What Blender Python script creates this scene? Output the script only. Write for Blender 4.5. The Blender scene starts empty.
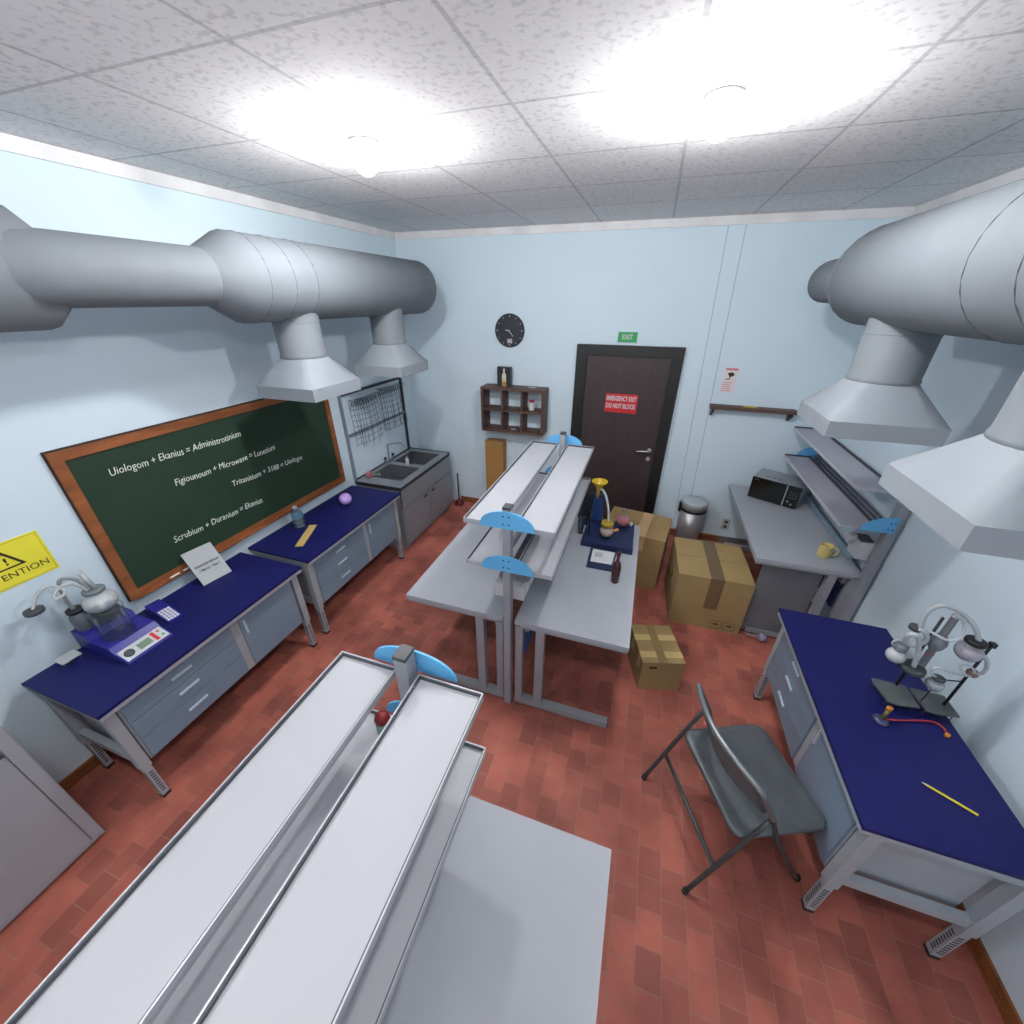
import bpy, bmesh, math, random
from mathutils import Vector, Matrix, Euler
random.seed(7)
PI = math.pi
S = bpy.context.scene
COL = S.collection

# ---------------------------------------------------------------- materials
def lin(c):
    c = c / 255.0
    return c / 12.92 if c <= 0.04045 else ((c + 0.055) / 1.055) ** 2.4
def rgb(t): return (lin(t[0]), lin(t[1]), lin(t[2]), 1.0)
MATS = {}
def mat(name, c, rough=0.5, metal=0.0, var=0.08, scale=6.0, bump=0.0, emit=0.0, spec=0.5):
    if name in MATS: return MATS[name]
    m = bpy.data.materials.new(name); m.use_nodes = True
    nt = m.node_tree; b = nt.nodes['Principled BSDF']
    tc = nt.nodes.new('ShaderNodeTexCoord')
    nz = nt.nodes.new('ShaderNodeTexNoise'); nz.inputs['Scale'].default_value = scale; nz.inputs['Detail'].default_value = 4
    nt.links.new(tc.outputs['Object'], nz.inputs['Vector'])
    rp = nt.nodes.new('ShaderNodeValToRGB')
    a = rgb(c)
    rp.color_ramp.elements[0].position = 0.3; rp.color_ramp.elements[1].position = 0.7
    rp.color_ramp.elements[0].color = tuple(v * (1 - var) for v in a[:3]) + (1,)
    rp.color_ramp.elements[1].color = tuple(min(1, v * (1 + var)) for v in a[:3]) + (1,)
    nt.links.new(nz.outputs['Fac'], rp.inputs['Fac'])
    nt.links.new(rp.outputs['Color'], b.inputs['Base Color'])
    b.inputs['Roughness'].default_value = rough; b.inputs['Metallic'].default_value = metal
    b.inputs['Specular IOR Level'].default_value = spec
    if bump:
        bp = nt.nodes.new('ShaderNodeBump'); bp.inputs['Strength'].default_value = bump; bp.inputs['Distance'].default_value = 0.01
        nt.links.new(nz.outputs['Fac'], bp.inputs['Height']); nt.links.new(bp.outputs['Normal'], b.inputs['Normal'])
    if emit:
        nt.links.new(rp.outputs['Color'], b.inputs['Emission Color']); b.inputs['Emission Strength'].default_value = emit
    MATS[name] = m
    return m

def wood_mat(name, c1, c2, scale=(2, 30, 30), rough=0.55):
    m = bpy.data.materials.new(name); m.use_nodes = True
    nt = m.node_tree; b = nt.nodes['Principled BSDF']
    tc = nt.nodes.new('ShaderNodeTexCoord'); mp = nt.nodes.new('ShaderNodeMapping'); mp.inputs['Scale'].default_value = scale
    nz = nt.nodes.new('ShaderNodeTexNoise'); nz.inputs['Scale'].default_value = 1.5; nz.inputs['Detail'].default_value = 6
    rp = nt.nodes.new('ShaderNodeValToRGB'); rp.color_ramp.elements[0].color = rgb(c1); rp.color_ramp.elements[1].color = rgb(c2)
    rp.color_ramp.elements[0].position = 0.3; rp.color_ramp.elements[1].position = 0.72
    nt.links.new(tc.outputs['Object'], mp.inputs['Vector']); nt.links.new(mp.outputs['Vector'], nz.inputs['Vector'])
    nt.links.new(nz.outputs['Fac'], rp.inputs['Fac']); nt.links.new(rp.outputs['Color'], b.inputs['Base Color'])
    b.inputs['Roughness'].default_value = rough
    return m

def floor_mat():
    m = bpy.data.materials.new('terracotta_tiles'); m.use_nodes = True
    nt = m.node_tree; b = nt.nodes['Principled BSDF']
    tc = nt.nodes.new('ShaderNodeTexCoord'); mp = nt.nodes.new('ShaderNodeMapping')
    mp.inputs['Rotation'].default_value = (0, 0, PI / 2)
    br = nt.nodes.new('ShaderNodeTexBrick'); br.offset = 0.5; br.squash = 1.0
    br.inputs['Color1'].default_value = rgb((176, 102, 88)); br.inputs['Color2'].default_value = rgb((138, 82, 72))
    br.inputs['Mortar'].default_value = rgb((160, 116, 102)); br.inputs['Scale'].default_value = 1.0
    br.inputs['Mortar Size'].default_value = 0.0026; br.inputs['Mortar Smooth'].default_value = 0.6
    br.inputs['Brick Width'].default_value = 0.122; br.inputs['Row Height'].default_value = 0.105; br.inputs['Bias'].default_value = -0.15
    nz = nt.nodes.new('ShaderNodeTexNoise'); nz.inputs['Scale'].default_value = 3.0; nz.inputs['Detail'].default_value = 8
    rp = nt.nodes.new('ShaderNodeValToRGB'); rp.color_ramp.elements[0].color = (0.66, 0.6, 0.6, 1); rp.color_ramp.elements[1].color = (1.12, 1.08, 1.05, 1)
    rp.color_ramp.elements[0].position = 0.33; rp.color_ramp.elements[1].position = 0.62
    mx = nt.nodes.new('ShaderNodeMix'); mx.data_type = 'RGBA'; mx.blend_type = 'MULTIPLY'; mx.inputs['Factor'].default_value = 1.0
    nt.links.new(tc.outputs['Object'], mp.inputs['Vector']); nt.links.new(mp.outputs['Vector'], br.inputs['Vector'])
    nt.links.new(tc.outputs['Object'], nz.inputs['Vector']); nt.links.new(nz.outputs['Fac'], rp.inputs['Fac'])
    nt.links.new(br.outputs['Color'], mx.inputs['A']); nt.links.new(rp.outputs['Color'], mx.inputs['B'])
    nt.links.new(mx.outputs['Result'], b.inputs['Base Color'])
    bp = nt.nodes.new('ShaderNodeBump'); bp.inputs['Strength'].default_value = 0.25; bp.inputs['Distance'].default_value = 0.004; bp.invert = True
    nt.links.new(br.outputs['Fac'], bp.inputs['Height']); nt.links.new(bp.outputs['Normal'], b.inputs['Normal'])
    b.inputs['Roughness'].default_value = 0.62; b.inputs['Specular IOR Level'].default_value = 0.3
    return m

def ceil_mat():
    m = bpy.data.materials.new('ceiling_tiles'); m.use_nodes = True
    nt = m.node_tree; b = nt.nodes['Principled BSDF']
    tc = nt.nodes.new('ShaderNodeTexCoord')
    br = nt.nodes.new('ShaderNodeTexBrick'); br.offset = 0.0
    br.inputs['Color1'].default_value = rgb((240, 238, 238)); br.inputs['Color2'].default_value = rgb((234, 233, 234))
    br.inputs['Mortar'].default_value = rgb((205, 204, 206)); br.inputs['Scale'].default_value = 1.0
    br.inputs['Mortar Size'].default_value = 0.008; br.inputs['Brick Width'].default_value = 0.6; br.inputs['Row Height'].default_value = 0.6
    nz = nt.nodes.new('ShaderNodeTexNoise'); nz.inputs['Scale'].default_value = 45.0; nz.inputs['Detail'].default_value = 5
    rp = nt.nodes.new('ShaderNodeValToRGB'); rp.color_ramp.elements[0].color = (0.80, 0.80, 0.80, 1); rp.color_ramp.elements[1].color = (1, 1, 1, 1)
    rp.color_ramp.elements[0].position = 0.36; rp.color_ramp.elements[1].position = 0.47
    mx = nt.nodes.new('ShaderNodeMix'); mx.data_type = 'RGBA'; mx.blend_type = 'MULTIPLY'; mx.inputs['Factor'].default_value = 1.0
    nt.links.new(tc.outputs['Object'], br.inputs['Vector']); nt.links.new(tc.outputs['Object'], nz.inputs['Vector'])
    nt.links.new(nz.outputs['Fac'], rp.inputs['Fac'])
    nt.links.new(br.outputs['Color'], mx.inputs['A']); nt.links.new(rp.outputs['Color'], mx.inputs['B'])
    nt.links.new(mx.outputs['Result'], b.inputs['Base Color']); b.inputs['Roughness'].default_value = 0.9
    return m

def glass_mat(name, c, gloss=0.2, body=0.0):
    m = bpy.data.materials.new(name); m.use_nodes = True
    nt = m.node_tree; nt.nodes.clear()
    out = nt.nodes.new('ShaderNodeOutputMaterial'); mix = nt.nodes.new('ShaderNodeMixShader'); mb = nt.nodes.new('ShaderNodeMixShader')
    tr = nt.nodes.new('ShaderNodeBsdfTransparent'); gl = nt.nodes.new('ShaderNodeBsdfGlossy'); gl.inputs['Roughness'].default_value = 0.12
    df = nt.nodes.new('ShaderNodeBsdfDiffuse')
    tr.inputs['Color'].default_value = rgb(c); df.inputs['Color'].default_value = rgb(c)
    mb.inputs['Fac'].default_value = body
    nt.links.new(tr.outputs[0], mb.inputs[1]); nt.links.new(df.outputs[0], mb.inputs[2])
    lw = nt.nodes.new('ShaderNodeLayerWeight'); lw.inputs['Blend'].default_value = gloss
    nt.links.new(lw.outputs['Facing'], mix.inputs['Fac']); nt.links.new(mb.outputs[0], mix.inputs[1]); nt.links.new(gl.outputs[0], mix.inputs[2])
    nt.links.new(mix.outputs[0], out.inputs['Surface'])
    return m

WALL = mat('wall_paint', (209, 226, 236), 0.75, var=0.025, scale=1.3, spec=0.2)
FLOOR = floor_mat(); CEIL = ceil_mat()
WTRIM = mat('white_trim', (221, 220, 221), 0.6)
BASEB = wood_mat('brown_skirting', (112, 66, 34), (150, 92, 46), (8, 8, 40))
DUCT = mat('galvanised_duct', (114, 120, 126), 0.7, 0.0, 0.05, 5.0)
HOOD = mat('hood_metal', (142, 149, 156), 0.65, 0.0, 0.04, 5.0)
SEAM = mat('duct_seam', (96, 102, 112), 0.6)
NAVY = mat('navy_top', (24, 26, 86), 0.5, var=0.05, spec=.22)
STEEL = mat('pale_frame', (166, 173, 180), 0.45, 0.15, 0.05)
PANEL = mat('bluegrey_panel', (122, 144, 164), 0.42, 0.1, 0.07, 3.0)
HANDLE = mat('pale_handle', (190, 202, 212), 0.4, 0.2)
GREY = mat('table_grey', (160, 164, 172), 0.5, var=0.03)
LEGGREY = mat('leg_grey', (150, 153, 160), 0.45, 0.1, 0.05)
DGREY = mat('dark_grey', (62, 62, 68), 0.5)
BLACK = mat('black_plastic', (22, 22, 25), 0.45)
SHELF = mat('shelf_white', (170, 172, 178), 0.5, var=0.03, scale=3)
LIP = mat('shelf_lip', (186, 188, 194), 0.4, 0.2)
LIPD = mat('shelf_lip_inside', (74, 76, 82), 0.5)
BLUE = mat('blue_bracket', (98, 176, 226), 0.5, var=0.04)
SHELFG = mat('shelf_mauve_grey', (171, 169, 180), 0.5, var=0.03)
WHITE = mat('white_plastic', (195, 197, 201), 0.45, var=0.03)
CARD = mat('cardboard', (155, 131, 88), 0.8, var=0.06, scale=9)
CARDT = mat('cardboard_pale', (184, 158, 106), 0.8, var=0.05, scale=9)
CARDD = mat('cardboard_tan', (166, 124, 70), 0.8, var=0.05, scale=9)
TAPE = mat('packing_tape', (112, 91, 63), 0.45, var=0.05)
TAPEL = mat('packing_tape_pale', (196, 168, 112), 0.45, var=0.05)
SINK = mat('sink_grey', (138, 143, 150), 0.42, 0.15, 0.06)
SINKD = mat('sink_basin', (88, 91, 96), 0.4, 0.2, 0.06)
SINKB = mat('sink_edge_dark', (46, 46, 54), 0.45)
DOOR = wood_mat('dark_door', (54, 43, 45), (64, 51, 53), (30, 30, 1.5), 0.5)
DOORF = mat('door_frame_black', (20, 19, 21), 0.5)
BOARD = mat('chalk_green', (26, 53, 36), 0.7, var=0.1, scale=3)
BFRAME = wood_mat('board_frame', (112, 62, 30), (156, 94, 52), (10, 2, 10))
CHALK = mat('chalk_white', (236, 240, 232), 0.9)
SHELFW = wood_mat('walnut', (72, 52, 46), (104, 74, 64), (3, 30, 30))
RED = mat('sign_red', (200, 36, 44), 0.5)
GREEN = mat('sign_green', (46, 158, 84), 0.5)
YEL = mat('sign_yellow', (232, 222, 62), 0.55, var=0.06)
INK = mat('ink_dark', (44, 34, 26), 0.6)
STAIN = mat('stainless', (173, 173, 177), 0.35, 0.45, 0.08, 3)
STAINT = mat('stainless_lid', (192, 197, 201), 0.4, 0.3, 0.04, 3)
MUG = mat('mug_yellow', (207, 186, 117), 0.4)
COFFEE = mat('coffee', (92, 66, 30), 0.3)
CHAIRM = mat('chair_grey', (94, 99, 103), 0.36, 0.35, 0.12, 10)
CHAIRL = mat('chair_leg', (72, 76, 77), 0.4, 0.3)
RBLUE = mat('royal_blue', (40, 38, 133), 0.35)
KEYS = mat('key_white', (222, 222, 226), 0.5)
LCD = mat('lcd_green', (112, 134, 112), 0.4)
STOP = mat('rubber_dark', (66, 70, 74), 0.6)
STOPG = mat('stopper_grey', (118, 126, 130), 0.6)
HOSE = mat('white_hose', (181, 186, 190), 0.3, var=0.04)
HOSEG = mat('grey_hose', (136, 140, 146), 0.4)
MILK = mat('milky_flask', (186, 190, 192), 0.2, var=0.12, scale=25)
PINKF = mat('pink_liquid', (222, 92, 106), 0.2, var=0.25, scale=40)
PURPF = mat('purple_liquid', (186, 166, 214), 0.2, var=0.35, scale=45)
CREAM = mat('cream_liquid', (222, 190, 158), 0.25, var=0.2, scale=40)
REDLIQ = mat('dark_red_liquid', (112, 12, 16), 0.5)
GLASS = glass_mat('clear_glass', (244, 247, 249), .10, .02)
FROST = glass_mat('frosted_glass', (232, 235, 238), .16, .12)
GLASSB = glass_mat('blue_glass', (128, 178, 210), .2, .5)
DGLASS = glass_mat('smoked_glass', (120, 124, 134), .2, .25)
BOTTLE = mat('amber_bottle', (77, 41, 39), 0.15, var=0.2, scale=20)
DBOT = mat('dark_bottle', (92, 98, 104), 0.25, var=0.15)
DNAVY = mat('deep_navy', (26, 38, 77), 0.4)
YELP = mat('yellow_plastic', (194, 161, 26), 0.4)
ORANGE = mat('orange_rubber', (206, 142, 52), 0.5)
PAPER = mat('paper', (175, 180, 183), 0.8, var=0.02)
PLATEG = mat('gauze_grey', (81, 85, 86), 0.6, var=0.1, scale=30)
RULER = mat('ruler_wood', (199, 168, 101), 0.6, var=0.06, scale=20)
BALL = mat('ball_purple', (196, 160, 232), 0.4, var=0.25, scale=28)
REDH = mat('red_hose', (156, 44, 52), 0.4)
BRASS = mat('brass', (206, 140, 54), 0.3, 0.5)
PENCIL = mat('pencil_yellow', (226, 208, 50), 0.5)
WIRE = mat('dark_wire', (50, 54, 60), 0.45, 0.3)
CHROME = mat('chrome', (200, 204, 208), 0.2, 0.8)
CABW = mat('cabinet_white', (156, 158, 165), 0.45, var=0.03)
LAMP = mat('lamp_diffuser', (255, 255, 255), 0.5, emit=172.0, var=0.0)
LAMPF = mat('lamp_diffuser_bright', (255, 255, 255), 0.5, emit=280.0, var=0.0)
PINKINK = mat('pink_ink', (206, 120, 126), 0.6)
POSTER = mat('poster_paper', (222, 212, 216), 0.7, var=0.03)

# ---------------------------------------------------------------- mesh builder
class MB:
    def __init__(self, origin=(0, 0, 0)):
        self.bm = bmesh.new(); self.o = Vector(origin); self.mi = 0
    def v(self, p): return self.bm.verts.new(Vector(p) - self.o)
    def face(self, vs, smooth=False):
        try:
            f = self.bm.faces.new(vs); f.material_index = self.mi; f.smooth = smooth; return f
        except ValueError: return None
    def box(self, x0, x1, y0, y1, z0, z1, M=None):
        c = [(x0, y0, z0), (x1, y0, z0), (x1, y1, z0), (x0, y1, z0), (x0, y0, z1), (x1, y0, z1), (x1, y1, z1), (x0, y1, z1)]
        if M is not None: c = [M @ Vector(p) for p in c]
        vs = [self.v(p) for p in c]
        for f in ((0, 3, 2, 1), (4, 5, 6, 7), (0, 1, 5, 4), (1, 2, 6, 5), (2, 3, 7, 6), (3, 0, 4, 7)): self.face([vs[i] for i in f])
        return self
    def hexa(self, pts):
        vs = [self.v(p) for p in pts]
        for f in ((0, 3, 2, 1), (4, 5, 6, 7), (0, 1, 5, 4), (1, 2, 6, 5), (2, 3, 7, 6), (3, 0, 4, 7)): self.face([vs[i] for i in f])
        return self
    def prism(self, pts, d):
        d = Vector(d); a = [self.v(p) for p in pts]; b = [self.v(Vector(p) + d) for p in pts]
        self.face(a[::-1]); self.face(b)
        n = len(pts)
        for i in range(n): self.face([a[i], a[(i + 1) % n], b[(i + 1) % n], b[i]])
        return self
    def rings(self, rings, cap0=True, cap1=True, smooth=True):
        prev = None; first = None
        for r in rings:
            cur = [self.v(p) for p in r]
            if prev:
                n = len(cur)
                for i in range(n): self.face([prev[i], prev[(i + 1) % n], cur[(i + 1) % n], cur[i]], smooth)
            else: first = cur
            prev = cur
        if cap0: self.face(first[::-1])
        if cap1: self.face(prev)
        return self
    def lathe(self, prof, c=(0, 0, 0), seg=20, M=None, cap0=True, cap1=True, smooth=True):
        R = []
        for r, z in prof:
            ring = []
            for i in range(seg):
                a = 2 * PI * i / seg
                p = Vector((max(r, 1e-4) * math.cos(a), max(r, 1e-4) * math.sin(a), z))
                if M is not None: p = M @ p
                ring.append(p + Vector(c))
            R.append(ring)
        return self.rings(R, cap0, cap1, smooth)
    def cyl(self, p0, p1, r0, r1=None, seg=12, smooth=True):
        p0 = Vector(p0); p1 = Vector(p1); r1 = r0 if r1 is None else r1
        q = (p1 - p0).to_track_quat('Z', 'Y').to_matrix(); L = (p1 - p0).length
        return self.lathe([(r0, 0), (r1, L)], p0, seg, q, smooth=smooth)
    def tube(self, pts, r, seg=8, sub=6, smooth=True):
        P = [Vector(p) for p in pts]
        if sub > 1 and len(P) > 2:
            Q = []
            for i in range(len(P) - 1):
                a = P[max(i - 1, 0)]; b = P[i]; c = P[i + 1]; d = P[min(i + 2, len(P) - 1)]
                for k in range(sub):
                    t = k / sub
                    Q.append(0.5 * ((2 * b) + (c - a) * t + (2 * a - 5 * b + 4 * c - d) * t * t + (3 * b - a - 3 * c + d) * t ** 3))
            Q.append(P[-1]); P = Q
        R = []; up = None
        for i, p in enumerate(P):
            t = (P[min(i + 1, len(P) - 1)] - P[max(i - 1, 0)]).normalized()
            if up is None:
                up = t.orthogonal().normalized()
            up = (up - t * up.dot(t)).normalized(); s = t.cross(up)
            R.append([p + (up * math.cos(2 * PI * k / seg) + s * math.sin(2 * PI * k / seg)) * r for k in range(seg)])
        return self.rings(R, smooth=smooth)
    def ball(self, c, r, seg=20, n=12, sz=1.0):
        prof = [(r * math.sin(PI * k / n), -r * sz * math.cos(PI * k / n)) for k in range(n + 1)]
        return self.lathe(prof, c, seg, cap0=False, cap1=False)
    def build(self, name, m, parent=None, bevel=0.0, seg=2):
        if bevel:
            es = [e for e in self.bm.edges if len(e.link_faces) == 2 and e.calc_face_angle(0) > 0.6]
            bmesh.ops.bevel(self.bm, geom=es, offset=bevel, segments=seg, affect='EDGES', clamp_overlap=True, profile=0.6)
        bmesh.ops.recalc_face_normals(self.bm, faces=self.bm.faces)
        me = bpy.data.meshes.new(name); self.bm.to_mesh(me); self.bm.free()
        for x in (m if isinstance(m, (list, tuple)) else [m]): me.materials.append(x)
        o = bpy.data.objects.new(name, me); COL.objects.link(o)
        if parent is not None: o.parent = parent
        elif self.o.length: o.location = self.o
        return o

def tag(o, label, cat, group=None):
    o['label'] = label; o['category'] = cat
    if group: o['group'] = group
    return o
def thing(name, label, cat, loc=(0, 0, 0), rz=0.0, group=None):
    o = bpy.data.objects.new(name, None); o.empty_display_size = 0.1; COL.objects.link(o)
    o.location = loc; o.rotation_euler = (0, 0, rz)
    return tag(o, label, cat, group)
def struct(name, mb, m):
    o = mb.build(name, m); o['kind'] = 'structure'; return o
LAMP_W = 24
def kids(o): return [c for c in bpy.data.objects if c.parent == o]
def copy_tree(o, label=None, loc=None, rz=None, group=None, parent=None):
    c = o.copy(); COL.objects.link(c)
    if parent is not None: c.parent = parent
    if label: c['label'] = label
    if group: c['group'] = group
    if loc is not None: c.location = loc
    if rz is not None: c.rotation_euler = (0, 0, rz)
    for k in kids(o): copy_tree(k, parent=c)
    return c

def text_mesh(name, txt, size, m, parent, M, thick=0.0006, width=None, jitter=0.0, bold=0.0, align='CENTER'):
    """lettering lying in its own XY plane, moved by matrix M (in the parent's frame)"""
    cu = bpy.data.curves.new(name, 'FONT'); cu.body = txt; cu.size = size; cu.extrude = thick; cu.offset = bold
    cu.align_x = align; cu.align_y = 'CENTER'; cu.resolution_u = 2
    ob = bpy.data.objects.new(name + '_curve', cu); COL.objects.link(ob)
    bpy.context.view_layer.update()
    me = bpy.data.meshes.new_from_object(ob.evaluated_get(bpy.context.evaluated_depsgraph_get()))
    bpy.data.objects.remove(ob); bpy.data.curves.remove(cu)
    xs = [v.co.x for v in me.vertices]; x0, x1 = min(xs), max(xs)
    sx = (width / (x1 - x0)) if width else 1.0
    mid = (x0 + x1) / 2
    for v in me.vertices:
        if align == 'LEFT': x = (v.co.x - x0) * sx
        else: x = (v.co.x - mid) * sx
        y = v.co.y
        if jitter:
            y += jitter * math.sin(x * 27.0); x += y * 0.1
        v.co = M @ Vector((x, y, v.co.z))
    me.materials.clear(); me.materials.append(m); me.name = name
    o = bpy.data.objects.new(name, me); COL.objects.link(o); o.parent = parent
    return o
def frame(o, ex, ey):
    """matrix with origin o, text running along ex, up along ey"""
    ex = Vector(ex).normalized(); ey = Vector(ey).normalized(); ez = ex.cross(ey)
    M = Matrix((ex, ey, ez)).transposed().to_4x4(); M.translation = Vector(o); return M

# ---------------------------------------------------------------- the room
XL, XR, YB, YF, ZC = -2.712, 1.665, 4.304, -2.7, 3.0
struct('floor', MB().box(XL - .1, XR + .1, YF - .1, YB + .1, -.1, 0), FLOOR)
struct('ceiling', MB().box(XL - .1, XR + .1, YF - .1, YB + .1, ZC + .006, ZC + .1), CEIL)
struct('wall_left', MB().box(XL - .1, XL, YF - .1, YB + .1, 0, ZC + .006), WALL)
struct('wall_right', MB().box(XR, XR + .1, YF - .1, YB + .1, 0, ZC + .006), WALL)
struct('wall_back', MB().box(XL, XR, YB, YB + .1, 0, ZC + .006), WALL)
struct('trim_1', MB().box(XL, XL + .014, YF, YB, 2.942, ZC + .004), WTRIM)
struct('trim_2', MB().box(XL + .014, XR - .014, YB - .014, YB, 2.942, ZC + .004), WTRIM)
struct('trim_3', MB().box(XR - .014, XR, YF, YB, 2.942, ZC + .004), WTRIM)
struct('baseboard_left', MB().box(XL, XL + .012, YF, 3.0, 0, .074), BASEB)
struct('baseboard_back', MB().box(-2.14, -.75, YB - .012, YB, 0, .074).box(.31, 1.03, YB - .012, YB, 0, .074), BASEB)
struct('baseboard_right', MB().box(XR - .012, XR, YF, 4.28, 0, .074), BASEB)
struct('trim_4', MB().box(1.03, 1.64, YB - .013, YB, 0, .076), mat('grey_skirting', (112, 108, 112), 0.6))
# two thin dark service-panel joints running up the back wall
struct('trim_5', MB().prism([(.436, YB - .002, 2.942), (.440, YB - .002, 2.942), (.541, YB - .002, .08), (.537, YB - .002, .08)], (0, .004, 0)), mat('joint_line', (128, 148, 162), .8))
struct('trim_6', MB().prism([(.568, YB - .002, 2.942), (.572, YB - .002, 2.942), (.668, YB - .002, .08), (.664, YB - .002, .08)], (0, .004, 0)), MATS['joint_line'])

# door
dx0, dx1, dz = -.722, .297, 2.01
ix0, ix1, iz = -.612, .187, 1.912
door = struct('door_1', MB().box(ix0, ix1, YB - .03, YB - .002, .004, iz), DOOR)
fr = MB().box(dx0, ix0, YB - .05, YB, 0, dz).box(ix1, dx1, YB - .05, YB, 0, dz).box(ix0, ix1, YB - .05, YB, iz, dz)
fr.build('door_frame', DOORF, door)
hd = MB(); hd.cyl((.132, YB - .03, .985), (.132, YB - .085, .985), .011); hd.tube([(.132, YB - .08, .985), (.06, YB - .084, .982), (.004, YB - .08, .975)], .009, sub=3)
hd.lathe([(.026, 0), (.026, .006)], (.132, YB - .036, .985), 16, Matrix.Rotation(PI / 2, 3, 'X'))
hd.build('door_handle', CHROME, door)
MB().lathe([(.024, 0), (.024, .008)], (.134, YB - .03, .89), 16, Matrix.Rotation(PI / 2, 3, 'X')).build('lock_plate', CHROME, door)
sg = thing('emergency_sign', 'red rectangular sign with white lettering fixed on the dark door', 'sign', (-.224, YB - .034, 1.455))
MB((-.224, YB - .034, 1.455)).box(-.386, -.062, YB - .0345, YB - .030, 1.36, 1.55).build('sign_plate', RED, sg, .001)
text_mesh('lettering', 'EMERGENCY EXIT', .066, WHITE, sg, frame((0, -.002, .046), (1, 0, 0), (0, 0, 1)), .0012, .30, bold=.002)
text_mesh('lettering', 'DO NOT BLOCK', .066, WHITE, sg, frame((0, -.002, -.03), (1, 0, 0), (0, 0, 1)), .0012, .30, bold=.002)
sg = thing('exit_sign', 'small green EXIT sign on the wall above the dark door', 'sign', (-.245, YB, 2.083))
MB((-.245, YB, 2.083)).box(-.335, -.155, YB - .012, YB, 2.038, 2.128).build('sign_plate', GREEN, sg, .002)
text_mesh('lettering', 'EXIT', .06, WHITE, sg, frame((0, -.013, 0), (1, 0, 0), (0, 0, 1)), .001, .10, bold=.0015)

# ceiling lights (opal globes, two rows of two)
for i, (lx, ly, lab) in enumerate([(-1.33, .08, 'opal globe lamp on the ceiling near the left duct, closer to the viewer'), (.10, .08, 'opal globe lamp on the ceiling near the right duct, closer to the viewer'),
                                   (-1.33, 1.95, 'opal globe lamp on the ceiling near the left duct, closer to the door wall'), (.10, 1.95, 'opal globe lamp on the ceiling near the right duct, closer to the door wall')]):
    t = thing('ceiling_light', lab, 'ceiling light', (lx, ly, ZC), 0, 'opal globe ceiling lamps')
    MB().lathe([(.06, .006), (.06, -.018), (.05, -.022)], (0, 0, 0), 24).build('light_base', WTRIM, t)
    MB().ball((0, 0, -.065), .05, 24, 14).build('globe', LAMP if ly < 1 else LAMPF, t)

# ---------------------------------------------------------------- ventilation ducts
def ringY(xc, zc, r, y, seg=24): return [(xc + r * math.cos(2 * PI * k / seg), y, zc + r * math.sin(2 * PI * k / seg)) for k in range(seg)]
def seams(o, xc, zc, r, ys):
    for y in ys:
        MB((xc, 0, zc)).rings([ringY(xc, zc, r - .002, y - .0015, 32), ringY(xc, zc, r + .0014, y - .0015, 32), ringY(xc, zc, r + .0014, y + .0015, 32), ringY(xc, zc, r - .002, y + .0015, 32)], False, False).build('seam', SEAM, o)
lx, lz, lr, ls = -2.165, 2.493, .215, .128
ld = thing('ventilation_duct', 'round grey ventilation duct with a narrower middle, along the left wall above the chalkboard', 'duct', (lx, 0, lz))
O = (lx, 0, lz)
MB(O).rings([ringY(lx, lz, ls * .9, 3.70), ringY(lx, lz, lr - .012, 3.704), ringY(lx, lz, lr, 3.69), ringY(lx, lz, lr, 1.82), ringY(lx, lz, ls, 1.66)], True, False).build('wide_section', DUCT, ld)
MB(O).tube([(lx, 1.70, lz), (lx, 1.30, lz), (lx, 1.11, lz), (lx - .03, 1.0, lz), (lx - .12, .90, lz), (lx - .24, .84, lz)], ls, 24, 5).build('narrow_section', DUCT, ld)
MB(O).rings([ringY(-2.29, 2.492, .15, 1.12, 16), ringY(-2.29, 2.492, .205, 1.06, 16), ringY(-2.29, 2.492, .205, -2.69, 16)], True, True).build('wide_section', DUCT, ld)
seams(ld, lx, lz, lr, [1.87, 2.04, 2.21])
rx, rzz, rr, rs = 1.067, 2.513, .229, .127
rd = thing('ventilation_duct', 'wide round grey ventilation duct along the right wall, thin stub at its end', 'duct', (rx, 0, rzz))
O = (rx, 0, rzz)
MB(O).rings([ringY(rx, rzz, rs * .9, 2.862), ringY(rx, rzz, rr - .012, 2.865), ringY(rx, rzz, rr, 2.85), ringY(rx, rzz, rr, -2.69)], True, True).build('wide_section', DUCT, rd)
MB(O).rings([ringY(rx, rzz, rs * .93, 3.60), ringY(rx, rzz, rs, 3.585), ringY(rx, rzz, rs, 2.80)], True, True).build('narrow_section', DUCT, rd)
seams(rd, rx, rzz, rr, [2.83, 1.72, 1.50])

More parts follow.
